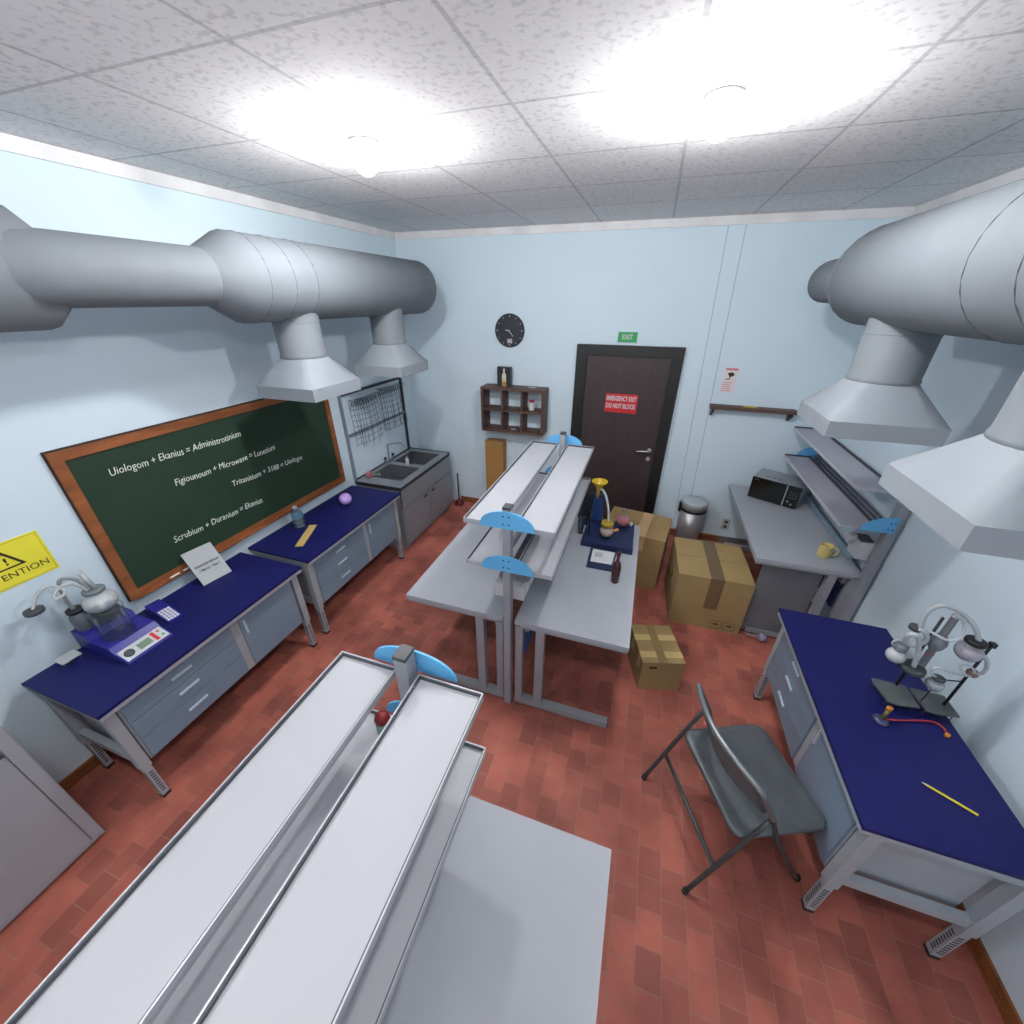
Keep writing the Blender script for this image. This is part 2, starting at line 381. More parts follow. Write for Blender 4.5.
def hood(label, xc, yc, top, w=.452, zs=1.905, zb=1.828, zp=2.065, pr=.137):
    t = thing('extraction_hood', label, 'extraction hood', (xc, yc, zb), 0, 'extraction hoods under the ducts')
    h = w / 2; z0 = zb
    m = MB()
    outer = [(-h, -h), (h, -h), (h, h), (-h, h)]
    # skirt with an inner lining, open below
    def sq(k, z): return [m.v((x * k, y * k, z)) for x, y in outer]
    a = sq(1, 0); b = sq(1, zs - zb); ai = sq(.97, 0); bi = sq(.97, zs - zb - .004)
    for i in range(4):
        j = (i + 1) % 4
        m.face([a[i], a[j], b[j], b[i]]); m.face([ai[i], ai[j], bi[j], bi[i]]); m.face([a[i], a[j], ai[j], ai[i]])
    # transition from square to round
    n = 32
    def sqp(k):
        a_ = 2 * PI * k / n; c, s = math.cos(a_), math.sin(a_); f = h / max(abs(c), abs(s)); return (c * f, s * f)
    for k1 in (1.0, .97):
        low = [m.v((sqp(k)[0] * k1, sqp(k)[1] * k1, zs - zb)) for k in range(n)]
        up = [m.v((pr * k1 * math.cos(2 * PI * k / n), pr * k1 * math.sin(2 * PI * k / n), zp - zb)) for k in range(n)]
        for k in range(n): m.face([low[k], low[(k + 1) % n], up[(k + 1) % n], up[k]], True)
    m.build('hood_skirt', HOOD, t)
    p = MB(); p.lathe([(pr - .002, zp - zb - .01), (pr + .004, zp - zb), (pr + .004, zp - zb + .012), (pr, zp - zb + .016), (pr, top - zb)], (0, 0, 0), 28, cap0=False, cap1=False)
    p.build('hood_pipe', DUCT, t)
    MB().lathe([(pr + .001, top - zb - .07), (pr + .003, top - zb - .066), (pr + .001, top - zb - .062)], (0, 0, 0), 28, cap0=False, cap1=False).build('pipe_collar', DUCT, t)
    return t
hood('extraction hood over the right end of the chalkboard, hanging from the left duct', -2.172, 2.195, 2.335)
hood('extraction hood over the wire rack and sink, hanging from the left duct', -2.160, 3.16, 2.335)
hood('extraction hood on the right duct nearest the door wall', 1.067, 2.421, 2.335)
hood('extraction hood on the right duct, cut by the right edge of the photo', 1.062, 1.40, 2.335)

# ---------------------------------------------------------------- navy-topped benches
def bench():
    t = thing('lab_bench', 'x', 'lab bench', (0, 0, 0), 0, 'navy-topped benches')
    Lb, Dp = 1.195, .56
    MB().box(0, Dp, 0, Lb, .733, .75).build('bench_top', NAVY, t, .002)
    MB().box(.004, Dp - .003, .004, Lb - .004, .708, .733).build('edge_strip', STEEL, t)
    for ly in (.022, 1.133):
        for lx_, fr_ in ((.0, 0), (.466, 1)):
            lg = MB().box(lx_, lx_ + .048, ly, ly + .044, .26, .708).build('leg', STEEL, t, .002)
            q = MB().box(lx_ + .006, lx_ + .042, ly + .005, ly + .039, .016, .262)
            q.build('leg_extension', STEEL, lg)
            s = MB()
            for k in range(9):
                z = .05 + k * .02
                s.box(lx_ + .013, lx_ + .035, ly + .0042, ly + .0055, z, z + .009); s.box(lx_ + .0415, lx_ + .0428, ly + .013, ly + .031, z, z + .009)
                s.box(lx_ + .013, lx_ + .035, ly + .0385, ly + .0398, z, z + .009)
            s.build('slot_row', DGREY, lg)
            MB().box(lx_ + .004, lx_ + .044, ly + .003, ly + .041, 0, .018).build('foot', BLACK, lg)
        MB().box(.048, .466, ly + .006, ly + .038, .30, .345).build('side_rail', STEEL, t)
        MB().box(.048, .466, ly + .006, ly + .038, .66, .706).build('side_rail', STEEL, t)
    MB().box(.06, .506, .075, 1.118, .285, .70).build('cabinet_body', STEEL, t, .002)
    for z0, z1, hz in ((.565, .690, .622), (.440, .560, .508), (.296, .435, .375)):
        dr = MB().box(.504, .517, .085, .655, z0, z1).build('drawer', PANEL, t, .001)
        MB().box(.517, .526, .30, .405, hz - .006, hz + .006).build('handle', HANDLE, dr, .002)
    dr = MB().box(.504, .517, .712, 1.108, .296, .690).build('door', PANEL, t, .001)
    MB().box(.517, .526, .730, .742, .55, .65).build('handle', HANDLE, dr, .002)
    return t
b1 = bench(); b1.location = (-2.665, .466, 0)
b1['label'] = 'navy-topped bench carrying the blue hotplate stirrer, below the near half of the chalkboard'
copy_tree(b1, 'navy-topped bench with the wooden ruler and purple ball, next to the sink', (-2.665, 1.722, 0))
copy_tree(b1, 'navy-topped bench on the right with the black clamp stands and pencil', (1.515, 2.252, 0), PI).scale = (.964, 1, 1)

# ---------------------------------------------------------------- grey lab tables
def lab_table():
    """local: x from the rack side outwards, y along the table"""
    t = thing('lab_table', 'x', 'lab table', (0, 0, 0), 0, 'grey lab tables')
    W, Lt = .65, 1.372
    MB().box(0, W, 0, Lt, .722, .75).build('table_top', GREY, t, .002)
    MB().box(.004, W - .006, .006, Lt - .006, .70, .722).build('top_edge', LEGGREY, t)
    for y in (.012, Lt - .06):
        MB().box(.002, .046, y, y + .045, .05, .70).build('leg', LEGGREY, t, .003)
        MB().box(.128, .18, y, y + .045, .05, .70).build('leg', LEGGREY, t, .003)
        b = MB().box(0, W - .04, y - .002, y + .047, .016, .06).build('foot_bar', LEGGREY, t, .004)
        MB().box(W - .041, W - .036, y, y + .045, .018, .058).build('end_cap', BLACK, b)
        for x in (.02, W - .09): MB().lathe([(.017, 0), (.014, .017)], (x, y + .022, 0), 12).build('foot_pad', BLACK, b)
        for x in (.012, .03):
            MB().cyl((x, y - .010, .711), (x, y - .004, .711), .004, seg=8).build('bolt', DGREY, t)
    MB().box(.045, .07, .06, Lt - .06, .62, .70).build('back_rail', LEGGREY, t)
    return t
tR = lab_table(); tR.location = (-.522, 1.635, 0)
tR['label'] = 'grey lab table carrying the dark blue apparatus and brown bottle'
def mirror_table():
    t = thing('lab_table', 'x', 'lab table', (0, 0, 0), 0, 'grey lab tables')
    def mc(o, p):
        c = o.copy(); c.data = o.data.copy(); COL.objects.link(c); c.parent = p
        for v in c.data.vertices: v.co.x = -v.co.x
        c.data.flip_normals()
        for k in kids(o): mc(k, c)
    for k in kids(tR): mc(k, t)
    return t
tL = mirror_table(); tL.location = (-.598, 1.635, 0); tL['label'] = 'bare grey lab table on the left side of the middle shelf rack'
FGY = -2.299
copy_tree(tR, 'grey lab table under the nearest shelf rack, on its right side', (-.522, 1.635 + FGY, 0))
copy_tree(tL, 'grey lab table under the nearest shelf rack, on its left side', (-.598, 1.635 + FGY, 0))
tW = copy_tree(tL, 'grey lab table against the right wall carrying the microwave and yellow mug', (1.604, 2.802, 0))
for c in kids(tW):
    if c.name.startswith('foot_bar'): c.scale = (.88, 1, 1); c.location.y = .04
MB().box(-.572, -.19, .056, .074, .03, .70).build('end_panel', mat('end_panel_grey', (108, 112, 118), .5), tW)

# ---------------------------------------------------------------- shelf racks
def tray(m, x0, x1, y0, y1, z):
    m.mi = 0; m.box(x0, x1, y0, y1, z - .014, z)
    e = .0035; h = .014
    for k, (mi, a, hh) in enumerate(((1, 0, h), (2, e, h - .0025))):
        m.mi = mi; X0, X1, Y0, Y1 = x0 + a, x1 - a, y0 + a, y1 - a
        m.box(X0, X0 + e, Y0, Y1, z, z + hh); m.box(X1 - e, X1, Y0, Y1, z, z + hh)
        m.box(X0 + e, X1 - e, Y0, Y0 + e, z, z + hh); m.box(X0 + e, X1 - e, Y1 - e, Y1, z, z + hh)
def half_disc(x0, x1, y, z, h, t, n=18, full=True):
    c = (x0 + x1) / 2; a = (x1 - x0) / 2
    if full: pts = [(c + a * math.cos(PI * k / n), y, z + h * math.sin(PI * k / n) ** .85 if 0 < k < n else z) for k in range(n + 1)]
    else: pts = [(x1, y, z)] + [(x1 - (x1 - x0) * math.sin(PI / 2 * k / n), y, z + h * math.cos(PI / 2 * k / n)) for k in range(n + 1)]
    return pts
def rack():
    t = thing('shelf_rack', 'x', 'shelf rack', (0, 0, 0), 0, 'shelf racks over the grey tables')
    Lr = 1.358
    for y, pt in ((-.02, 1.487), (Lr - .035, 1.472)):
        p = MB().box(-.0205, .0205, y, y + .05, .02, pt).build('post', LEGGREY, t, .003)
        MB().box(-.0215, .0215, y - .001, y + .051, pt, pt + .013).build('post_cap', DGREY, p, .002)
    for z in (1.378, 1.112):
        for x0, x1 in ((-.247, -.042), (.036, .248)):
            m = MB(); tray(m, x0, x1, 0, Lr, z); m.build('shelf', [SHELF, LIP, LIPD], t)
        for y, dz_, hh_ in ((-.028, .004, .098), (Lr + .021, -.005, .086)):
            b = MB().prism(half_disc(-.142, .150, y, z + dz_, hh_, 0), (0, .007, 0)).build('bracket', BLUE, t)
            for bx in (-.015, .015):
                for bz in (.03, .075): MB().cyl((bx, y - .002, z + bz), (bx, y + .009, z + bz), .005, seg=8).build('bolt', DGREY, b)
        if z < 1.2: MB().box(-.012, .012, .04, Lr - .04, z - .05, z - .018).build('shelf_rail', DGREY, t)
    q = MB().box(-.10, .075, .06, .30, .862, .955).build('power_box', WHITE, t, .006)
    MB().box(-.104, -.10, .10, .15, .88, .93).box(.075, .079, .10, .15, .88, .93).box(.075, .079, .19, .24, .88, .93).build('socket', KEYS, q)
    MB().hexa([(.066, .09, .955), (.10, .09, .985), (.10, .24, .985), (.066, .24, .955), (.064, .09, .962), (.098, .09, .992), (.098, .24, .992), (.064, .24, .962)]).build('flap', WHITE, q)
    return t
r1 = rack(); r1.location = (-.562, 1.632, 0); r1['label'] = 'two-tier white shelf rack with blue end brackets between the middle grey tables'
copy_tree(r1, 'two-tier white shelf rack nearest the viewer, cut by the bottom of the photo', (-.562, 1.632 + FGY, 0))
# single-sided rack at the right wall
RX = 1.617
t = thing('shelf_rack', 'single-sided mauve-grey shelf rack above the microwave table at the right wall', 'shelf rack', (RX, 2.79, 0), 0, 'shelf racks over the grey tables')
Lr = 1.385
for y in (-.02, Lr - .035):
    p = MB().box(-.024, .026, y, y + .055, .02, 1.50).build('post', LEGGREY, t, .003)
    MB().box(-.025, .027, y - .001, y + .056, 1.50, 1.513).build('post_cap', DGREY, p, .002)
for z in (1.378, 1.112):
    m = MB(); m.box(-.274, -.068, 0, Lr, z - .016, z); m.mi = 1; m.box(-.276, -.274, 0, Lr, z - .018, z + .003); m.mi = 2; m.box(-.074, -.068, .02, Lr, z, z + .018); m.box(-.27, -.075, Lr - .008, Lr, z, z + .012)
    m.build('shelf', [SHELFG, WHITE, DGREY], t)
    for y in (-.028, Lr + .006):
        if z > 1.2: continue
        b = MB().prism(half_disc(-.175, .0, y, z - .004, .11, 0, full=False), (0, .007, 0)).build('bracket', BLUE, t)
        for bx in (-.012, .0 - .035):
            for bz in (.02, .065): MB().cyl((bx, y - .002, z + bz), (bx, y + .009, z + bz), .005, seg=8).build('bolt', DGREY, b)
m = MB()
for k in range(3): m.box(-.058 + k * .012, -.05 + k * .012, .04, Lr - .04, 1.10 + k * .022, 1.118 + k * .022)
m.build('shelf_rail', mat('rail_grey', (92, 92, 100), .5), t)
q = MB().box(-.10, -.028, .03, .16, .86, .985).build('power_box', WHITE, t, .006)
MB().box(-.10, -.03, .045, .145, .985, .998).build('box_lid', DGREY, q)
MB().hexa([(-.15, .10, .945), (-.10, .10, .975), (-.10, .16, .975), (-.15, .16, .945), (-.152, .10, .972), (-.102, .10, 1.002), (-.102, .16, 1.002), (-.152, .16, .972)]).build('flap', WHITE, q)
MB().box(-.045, -.03, .18, 1.32, .76, .80).build('cable_channel', mat('channel_blue', (136, 160, 176), .4), t)

# ---------------------------------------------------------------- chalkboard
cb = thing('chalkboard', 'green chalkboard in a brown wooden frame with four lines of chalk writing', 'chalkboard', (XL, 1.93, .828))
O = (XL, 1.93, .828)
y0, y1, z0, z1, fw = .993, 2.873, .828, 1.738, .05
MB(O).box(XL, XL + .012, y0 - .006, y1 + .006, z0 - .006, z1 + .008).build('backing', mat('backing_dark', (56, 40, 34), .7), cb)
MB(O).box(XL + .008, XL + .018, y0 + fw - .01, y1 - fw + .01, z0 + fw - .01, z1 - fw + .01).build('writing_surface', BOARD, cb)
f = MB(O)
def mitre(a, b, c, d_):
    f.prism([(XL + .006, *a), (XL + .006, *b), (XL + .006, *c), (XL + .006, *d_)], (.022, 0, 0))
mitre((y0, z0), (y1, z0), (y1 - fw, z0 + fw), (y0 + fw, z0 + fw)); mitre((y0, z1), (y0 + fw, z1 - fw), (y1 - fw, z1 - fw), (y1, z1))
mitre((y0, z0), (y0 + fw, z0 + fw), (y0 + fw, z1 - fw), (y0, z1)); mitre((y1, z0), (y1, z1), (y1 - fw, z1 - fw), (y1 - fw, z0 + fw))
f.build('frame', BFRAME, cb, .002)
MB(O).box(XL + .026, XL + .055, 1.02, 2.84, .832, .840).build('chalk_ledge', BFRAME, cb)
def chalk_line(txt, a, b, size):
    (ya, za), (yb, zb) = a, b
    M = frame((.0195, ya - 1.93, za - .828), (0, yb - ya, zb - za), (0, -(zb - za), yb - ya))
    text_mesh('chalk_writing', txt, size, CHALK, cb, M, .0006, math.hypot(yb - ya, zb - za), .003, -.0004, 'LEFT')
chalk_line('Uiologom + Ekanius = Administrotinium', (1.188, 1.563), (1.979, 1.552), .062)
chalk_line('Figiounoum + Microwave = Lunetium', (1.465, 1.387), (2.215, 1.375), .060)
chalk_line('Tritanitium + 3188 = Uiologm', (1.798, 1.234), (2.443, 1.215), .060)
chalk_line('Scrubium + Duranium = Ekanius', (1.325, 1.049), (1.976, 1.031), .062)
for i, (a, b, lab) in enumerate([((1.205, .846), (1.262, .846), 'stub of white chalk on the board ledge, the one further from the note card'), ((1.288, .846), (1.33, .846), 'stub of white chalk on the board ledge, right beside the note card')]):
    tag(MB((XL + .042, a[0], .846)).cyl((XL + .042, a[0], .846), (XL + .042, b[0], .846), .006, seg=10).build('chalk_stick', CHALK), lab, 'chalk', 'chalk on the board ledge')

# attention sign
sg = thing('attention_sign', 'yellow warning sign with a triangle on the left wall, cut by the photo edge', 'sign', (XL, .68, 1.298))
O = (XL, .68, 1.298)
MB(O).box(XL, XL + .004, .535, .825, 1.19, 1.408).build('sign_plate', YEL, sg, .001)
def tri(c, r, x): return [(x, c[0] - r, c[1] - r * .56), (x, c[0] + r, c[1] - r * .56), (x, c[0], c[1] + r * 1.1)]
m = MB(O)
A = tri((.68, 1.312), .058, XL + .0036); Bq = tri((.68, 1.310), .041, XL + .0036)
for i in range(3):
    j = (i + 1) % 3; m.prism([A[i], A[j], Bq[j], Bq[i]], (.0012, 0, 0))
m.prism([(XL + .0036, .677, 1.312), (XL + .0036, .683, 1.312), (XL + .0036, .685, 1.334), (XL + .0036, .675, 1.334)], (.0012, 0, 0))
m.box(XL + .0036, XL + .0048, .676, .684, 1.298, 1.306)
m.build('warning_triangle', INK, sg)
text_mesh('lettering', 'ATTENTION', .044, INK, sg, frame((.0042, -.003, -.053), (0, 1, 0), (0, 0, 1)), .0005, .252)
m = MB(O); e = .004
for (a, b, c, d_) in ((.543, .817, 1.197, 1.199), (.543, .817, 1.399, 1.401), (.543, .545, 1.199, 1.399), (.815, .817, 1.199, 1.399)): m.box(XL + .0038, XL + .0046, a, b, c, d_)
m.build('border_line', mat('sign_border', (176, 158, 40), .6), sg)

# ---------------------------------------------------------------- cabinet cut off at lower left
cbx = thing('storage_cabinet', 'pale grey cabinet with a drawer handle at the lower left corner of the photo', 'cabinet', (-2.48, -.12, 0))
O = (-2.48, -.12, 0)
MB(O).box(-2.70, -2.262, -.50, .285, .02, 1.05).build('cabinet_body', CABW, cbx, .006)
q = MB(O).box(-2.264, -2.25, -.48, .235, .05, .82).build('door', CABW, cbx, .003)
MB(O).box(-2.25, -2.235, .10, .235, .765, .777).build('handle', DGREY, q, .003)
q = MB(O).box(-2.264, -2.25, -.48, .235, .83, 1.03).build('drawer', CABW, cbx, .003)
MB(O).box(-2.2505, -2.246, .02, .215, .85, .99).build('dark_panel', mat('vent_panel', (112, 108, 114), .5), q)
MB(O).box(-2.264, -2.252, .24, .28, .05, 1.03).build('side_stile', CABW, cbx, .002)

# ---------------------------------------------------------------- sink unit
sk = thing('sink_unit', 'dark grey double-basin sink cabinet in the left back corner', 'sink', (-2.44, 3.56, 0))
O = (-2.44, 3.56, 0)
sx0, sx1, sy0, sy1 = -2.708, -2.166, 3.022, 4.105
MB(O).box(sx0, sx1 - .014, sy0 + .004, sy1 - .004, .06, .50).box(sx0, sx1 - .05, sy0 + .01, sy1 - .01, 0, .06).box(sx0, sx1 - .006, sy0 + .002, sy0 + .02, .5, .70).box(sx0, sx1 - .006, sy1 - .02, sy1 - .002, .5, .70).box(sx0, sx0 + .02, sy0 + .02, sy1 - .02, .5, .70).build('cabinet_body', SINK, sk)
MB(O).box(sx1 - .024, sx1 - .004, sy0 + .002, sy1 - .002, .505, .705).build('front_panel', SINK, sk)
for a, b, hy in ((sy0 + .012, 3.55, 3.47), (3.558, sy1 - .012, 3.64)):
    q = MB(O).box(sx1 - .016, sx1 - .002, a, b, .075, .495).build('door', SINK, sk, .002)
    MB(O).box(sx1 - .003, sx1 + .003, hy - .032, hy + .032, .446, .47).build('handle', SINKB, q, .002)
# worktop with two basin holes
m = MB(O); zt = .75; zb = .722
bas = [(-2.64, -2.25, 3.17, 3.545), (-2.64, -2.25, 3.625, 4.01)]
xs = [sx0, -2.64, -2.25, sx1]; ys = [sy0, 3.17, 3.545, 3.625, 4.01, sy1]
for i in range(3):
    for j in range(5):
        if i == 1 and j in (1, 3): continue
        m.box(xs[i], xs[i + 1], ys[j], ys[j + 1], zb, zt)
bmesh.ops.remove_doubles(m.bm, verts=m.bm.verts, dist=.0002)
dup_faces = {}
for f_ in list(m.bm.faces):
    k = tuple(sorted((round(v.co.x, 4), round(v.co.y, 4), round(v.co.z, 4)) for v in f_.verts))
    dup_faces.setdefault(k, []).append(f_)
for k, l in dup_faces.items():
    if len(l) > 1:
        bmesh.ops.delete(m.bm, geom=l, context='FACES_ONLY')
m.build('worktop', SINK, sk)
MB(O).box(sx1, sx1 + .003, sy0, sy1, .716, .746).box(sx0, sx1, sy0 - .003, sy0, .716, .746).box(sx0, sx0 + .012, sy0, sy1, .75, .762).box(sx0, sx1, sy1 - .01, sy1, .75, .756).build('edge_band', SINKB, sk)
for (a, b, c, d_) in bas:
    m = MB(O); t_ = .025; zd = .60
    top = [(a, c, zt - .002), (b, c, zt - .002), (b, d_, zt - .002), (a, d_, zt - .002)]
    bot = [(a + t_, c + t_, zd), (b - t_, c + t_, zd), (b - t_, d_ - t_, zd), (a + t_, d_ - t_, zd)]
    T = [m.v(p) for p in top]; B_ = [m.v(p) for p in bot]
    for i in range(4): m.face([T[i], T[(i + 1) % 4], B_[(i + 1) % 4], B_[i]])
    m.face(B_)
    b_ = m.build('basin', SINKD, sk)
    MB(O).lathe([(.03, .601), (.026, .604), (.012, .602)], ((a + b) / 2, (c + d_) / 2, 0), 16).build('drain', CHROME, b_)
fa = MB(O); fa.tube([(-2.675, 3.60, .75), (-2.675, 3.60, .90), (-2.67, 3.60, .955), (-2.63, 3.605, .968), (-2.53, 3.62, .985), (-2.485, 3.625, .975), (-2.478, 3.626, .94)], .008, sub=5)
fa.box(-2.69, -2.66, 3.52, 3.68, .762, .785)
fq = fa.build('faucet', CHROME, sk)
m = MB(O)
for y in (3.525, 3.675): m.cyl((-2.675, y, .785), (-2.675, y, .81), .007); m.ball((-2.672, y, .818), .017, 10, 6)
m.build('tap_knob', BLACK, fq)

# wire drying rack on wall above the sink
rk = thing('wire_rack', 'dark metal frame hung with wire baskets on the left wall above the sink', 'drying rack', (-2.69, 3.55, .75))
O = (-2.69, 3.55, .75)
for y in (3.022, 4.052): MB(O).box(-2.708, -2.684, y - .010, y + .012, .763, 1.62).build('post', WIRE if y > 3.5 else mat('post_grey', (122, 130, 140), .45), rk)
MB(O).box(-2.704, -2.684, 3.034, 4.042, 1.598, 1.622).build('crossbar', WIRE, rk)
MB(O).box(-2.702, -2.684, 3.034, 4.042, 1.205, 1.228).build('crossbar', MATS['post_grey'], rk)
def wire_basket(ya, yb, zt_, zb_, drop):
    m = MB(O); r = .0021
    for k in range(9):
        z = zt_ - (zt_ - zb_) * (k / 8) ** 1.1
        x = -2.664 + .06 * (k / 8) * .4
        m.tube([(x, ya, z), (x + .03, (ya + yb) / 2, z - .01), (x, yb, z)], r, 5, 2)
    n = int((yb - ya) / .04)
    for k in range(n + 1):
        y = ya + (yb - ya) * k / n; yo = random.uniform(-.05, .05)
        m.tube([(-2.67, y, zt_), (-2.65, y + yo * .5, (zt_ + zb_) / 2), (-2.64, y + yo, zb_ - random.uniform(0, drop))], r, 5, 2)
    for k in range(n):
        y = ya + (yb - ya) * k / n
        m.tube([(-2.655, y, zt_ - .01), (-2.655, y + (yb - ya) / n, zt_ - .075)], r, 5, 1); m.tube([(-2.655, y + (yb - ya) / n, zt_ - .01), (-2.655, y, zt_ - .075)], r, 5, 1)
    m.tube([(-2.66, ya, zt_), (-2.60, ya, zt_ - .02), (-2.60, yb, zt_ - .02), (-2.66, yb, zt_)], .0025, 6, 1)
    m.build('wire_basket', WIRE, rk)
wire_basket(3.10, 3.52, 1.55, 1.12, .10); wire_basket(3.56, 3.98, 1.575, 1.14, .06)

# ---------------------------------------------------------------- things on back wall
ck = thing('wall_clock', 'round black wall clock with pale hands and marks above the wooden cubby', 'clock', (-1.45, YB, 2.113))
O = (-1.45, YB, 2.113); RX90 = Matrix.Rotation(PI / 2, 3, 'X')
MB(O).lathe([(.160, 0), (.163, .010), (.160, .022), (.150, .024), (.148, .018)], O, 40, RX90).build('clock_case', mat('clock_black', (40, 44, 52), .45), ck)
m = MB(O)
for k in range(12):
    a = PI / 6 * k; m.ball((-1.45 + .136 * math.sin(a), YB - .0185, 2.113 + .136 * math.cos(a)), .0055 if k % 3 else .007, 8, 4)
m.build('hour_mark', WHITE, ck)
def hand(a, l, w):
    m = MB(O); d_ = Vector((math.sin(a), 0, math.cos(a))); s = Vector((math.cos(a), 0, -math.sin(a))); c = Vector((-1.458, YB - .022, 2.113))
    m.prism([c - s * w - d_ * .012, c + s * w - d_ * .012, c + s * w * .5 + d_ * l, c - s * w * .5 + d_ * l], (0, .002, 0)); m.build('clock_hand', WHITE, ck)
hand(math.radians(-82), .042, .005); hand(math.radians(138), .075, .004)
text_mesh('logo', 'MS', .055, WHITE, ck, frame((.005, -.0195, -.102), (1, 0, 0), (0, 0, 1)), .0008, .055, bold=.003)

cu = thing('cubby_shelf', 'dark walnut wall shelf with six square compartments', 'wall shelf', (-1.37, YB, 1.06))
O = (-1.37, YB, 1.06); cy0, cy1 = YB - .21, YB - .001
cx0, cx1, cz0, cz1, th = -1.722, -1.004, 1.074, 1.563, .026
MB(O).box(cx0, cx1, cy0, cy1, cz1 - th, cz1).build('top_board', SHELFW, cu, .001); MB(O).box(cx0, cx1, cy0, cy1, cz0, cz0 + th).build('bottom_board', SHELFW, cu, .001)
MB(O).box(cx0, cx0 + th, cy0, cy1, cz0 + th, cz1 - th).build('side_board', SHELFW, cu); MB(O).box(cx1 - th, cx1, cy0, cy1, cz0 + th, cz1 - th).build('side_board', SHELFW, cu)
MB(O).box(cx0 + th, cx1 - th, cy0 + .002, cy1, 1.308, 1.328).build('middle_board', SHELFW, cu)
for x in (-1.488, -1.262): MB(O).box(x, x + .022, cy0 + .002, cy1, cz0 + th, 1.308).box(x, x + .022, cy0 + .002, cy1, 1.328, cz1 - th).build('divider', SHELFW, cu)
pb = thing('picture_box', 'black box with a pale bottle picture standing on top of the cubby shelf', 'box', (-1.485, 4.225, 1.563))
O = (-1.485, 4.225, 1.563)
MB(O).box(-1.563, -1.408, 4.20, 4.25, 1.563, 1.762).build('box_body', mat('box_black', (40, 44, 50), .4, var=.4, scale=30), pb, .002)
m = MB(O); m.prism([(-1.507, 4.1995, 1.562), (-1.46, 4.1995, 1.562), (-1.46, 4.1995, 1.68), (-1.475, 4.1995, 1.71), (-1.475, 4.1995, 1.745), (-1.492, 4.1995, 1.745), (-1.492, 4.1995, 1.71), (-1.507, 4.1995, 1.68)], (0, -.0012, 0)); m.build('bottle_print', mat('print_pale', (214, 206, 178), .5, var=.2, scale=20), pb)
m = MB(O); m.box(-1.505, -1.462, 4.1978, 4.1984, 1.564, 1.61); m.build('bottle_print', mat('print_gold', (176, 128, 40), .5), pb)
pl = thing('pill_bottle', 'small white pill bottle with a red cap in the upper right cubby compartment', 'bottle', (-1.160, 4.19, 1.328))
MB().lathe([(.030, 0), (.033, .004), (.033, .075), (.024, .084), (.024, .088)], (0, 0, 0), 20).build('bottle_body', WHITE, pl)
MB().lathe([(.026, .086), (.027, .088), (.027, .106), (.024, .108)], (0, 0, 0), 20).build('cap', mat('cap_red', (178, 40, 66), .5), pl)
for (x, y, z, l, w, lab, r_) in ((-1.36, 4.16, 1.100, .05, .022, 'small white paper scrap in the lower middle cubby compartment', .2), (-1.165, 4.21, 1.563, .08, .022, 'thin white strip lying on top of the cubby shelf', -.1)):
    m = MB(); m.box(-l / 2, l / 2, -w / 2, w / 2, 0, .006); o = tag(m.build('paper_scrap', PAPER), lab, 'paper'); o.location = (x, y, z); o.rotation_euler = (0, 0, r_)
tb = thing('long_carton', 'tall narrow brown carton standing against the wall below the cubby shelf', 'carton', (-1.623, 4.23, 0))
O = (-1.623, 4.23, 0)
MB(O).box(-1.715, -1.49, 4.165, 4.29, 0, .93).build('carton_body', CARDD, tb, .003); MB(O).box(-1.713, -1.492, 4.22, 4.245, .93, .9315).build('tape', TAPE, tb)

po = thing('warning_poster', 'small pale poster with a dark camera picture and pink print by the wall shelf', 'poster', (.735, YB, 1.74))
O = (.735, YB, 1.74)
MB(O).box(.676, .795, YB - .003, YB, 1.63, 1.85).build('poster_sheet', POSTER, po)
m = MB(O); m.box(.684, .787, YB - .004, YB - .003, 1.826, 1.844)
for k in range(5): m.box(.684, .76 - .012 * (k % 2), YB - .004, YB - .003, 1.640 + k * .018, 1.646 + k * .018)
m.build('print', PINKINK, po)
m = MB(O); m.prism([(.705, YB - .003, 1.80), (.745, YB - .003, 1.81), (.77, YB - .003, 1.79), (.752, YB - .003, 1.772), (.73, YB - .003, 1.765)], (0, -.001, 0)); m.box(.70, .73, YB - .004, YB - .003, 1.742, 1.75); m.box(.726, .734, YB - .004, YB - .003, 1.745, 1.77)
m.build('camera_picture', INK, po)
sh = thing('wall_shelf', 'narrow dark brown wall shelf on two black brackets near the right hood', 'wall shelf', (.98, YB, 1.50))
O = (.98, YB, 1.50)
MB(O).box(.615, 1.345, YB - .105, YB - .001, 1.482, 1.512).build('shelf_board', SHELFW, sh, .002)
for x in (.632, 1.295):
    MB(O).prism([(x, YB - .105, 1.482), (x, YB - .001, 1.482), (x, YB - .001, 1.40), (x, YB - .02, 1.405), (x, YB - .09, 1.45), (x, YB - .105, 1.455)], (.02, 0, 0)).build('bracket', BLACK, sh)
tag(MB((.955, YB - .07, 1.512)).box(.90, 1.01, YB - .078, YB - .062, 1.512, 1.524).build('yellow_pencil_stub', YELP), 'small yellow stick lying on the narrow wall shelf', 'stick')
ol = thing('wall_socket', 'double electrical socket low on the back wall beside the bin', 'socket', (1.06, YB, .23))
O = (1.06, YB, .23)
MB(O).box(1.02, 1.10, YB - .008, YB, .165, .295).build('socket_plate', mat('socket_grey', (176, 182, 186), .5), ol, .002)
for z in (.20, .258): MB(O).lathe([(.018, 0), (.018, .002)], (1.06, YB - .0078, z), 12, RX90).build('outlet', DGREY, ol)
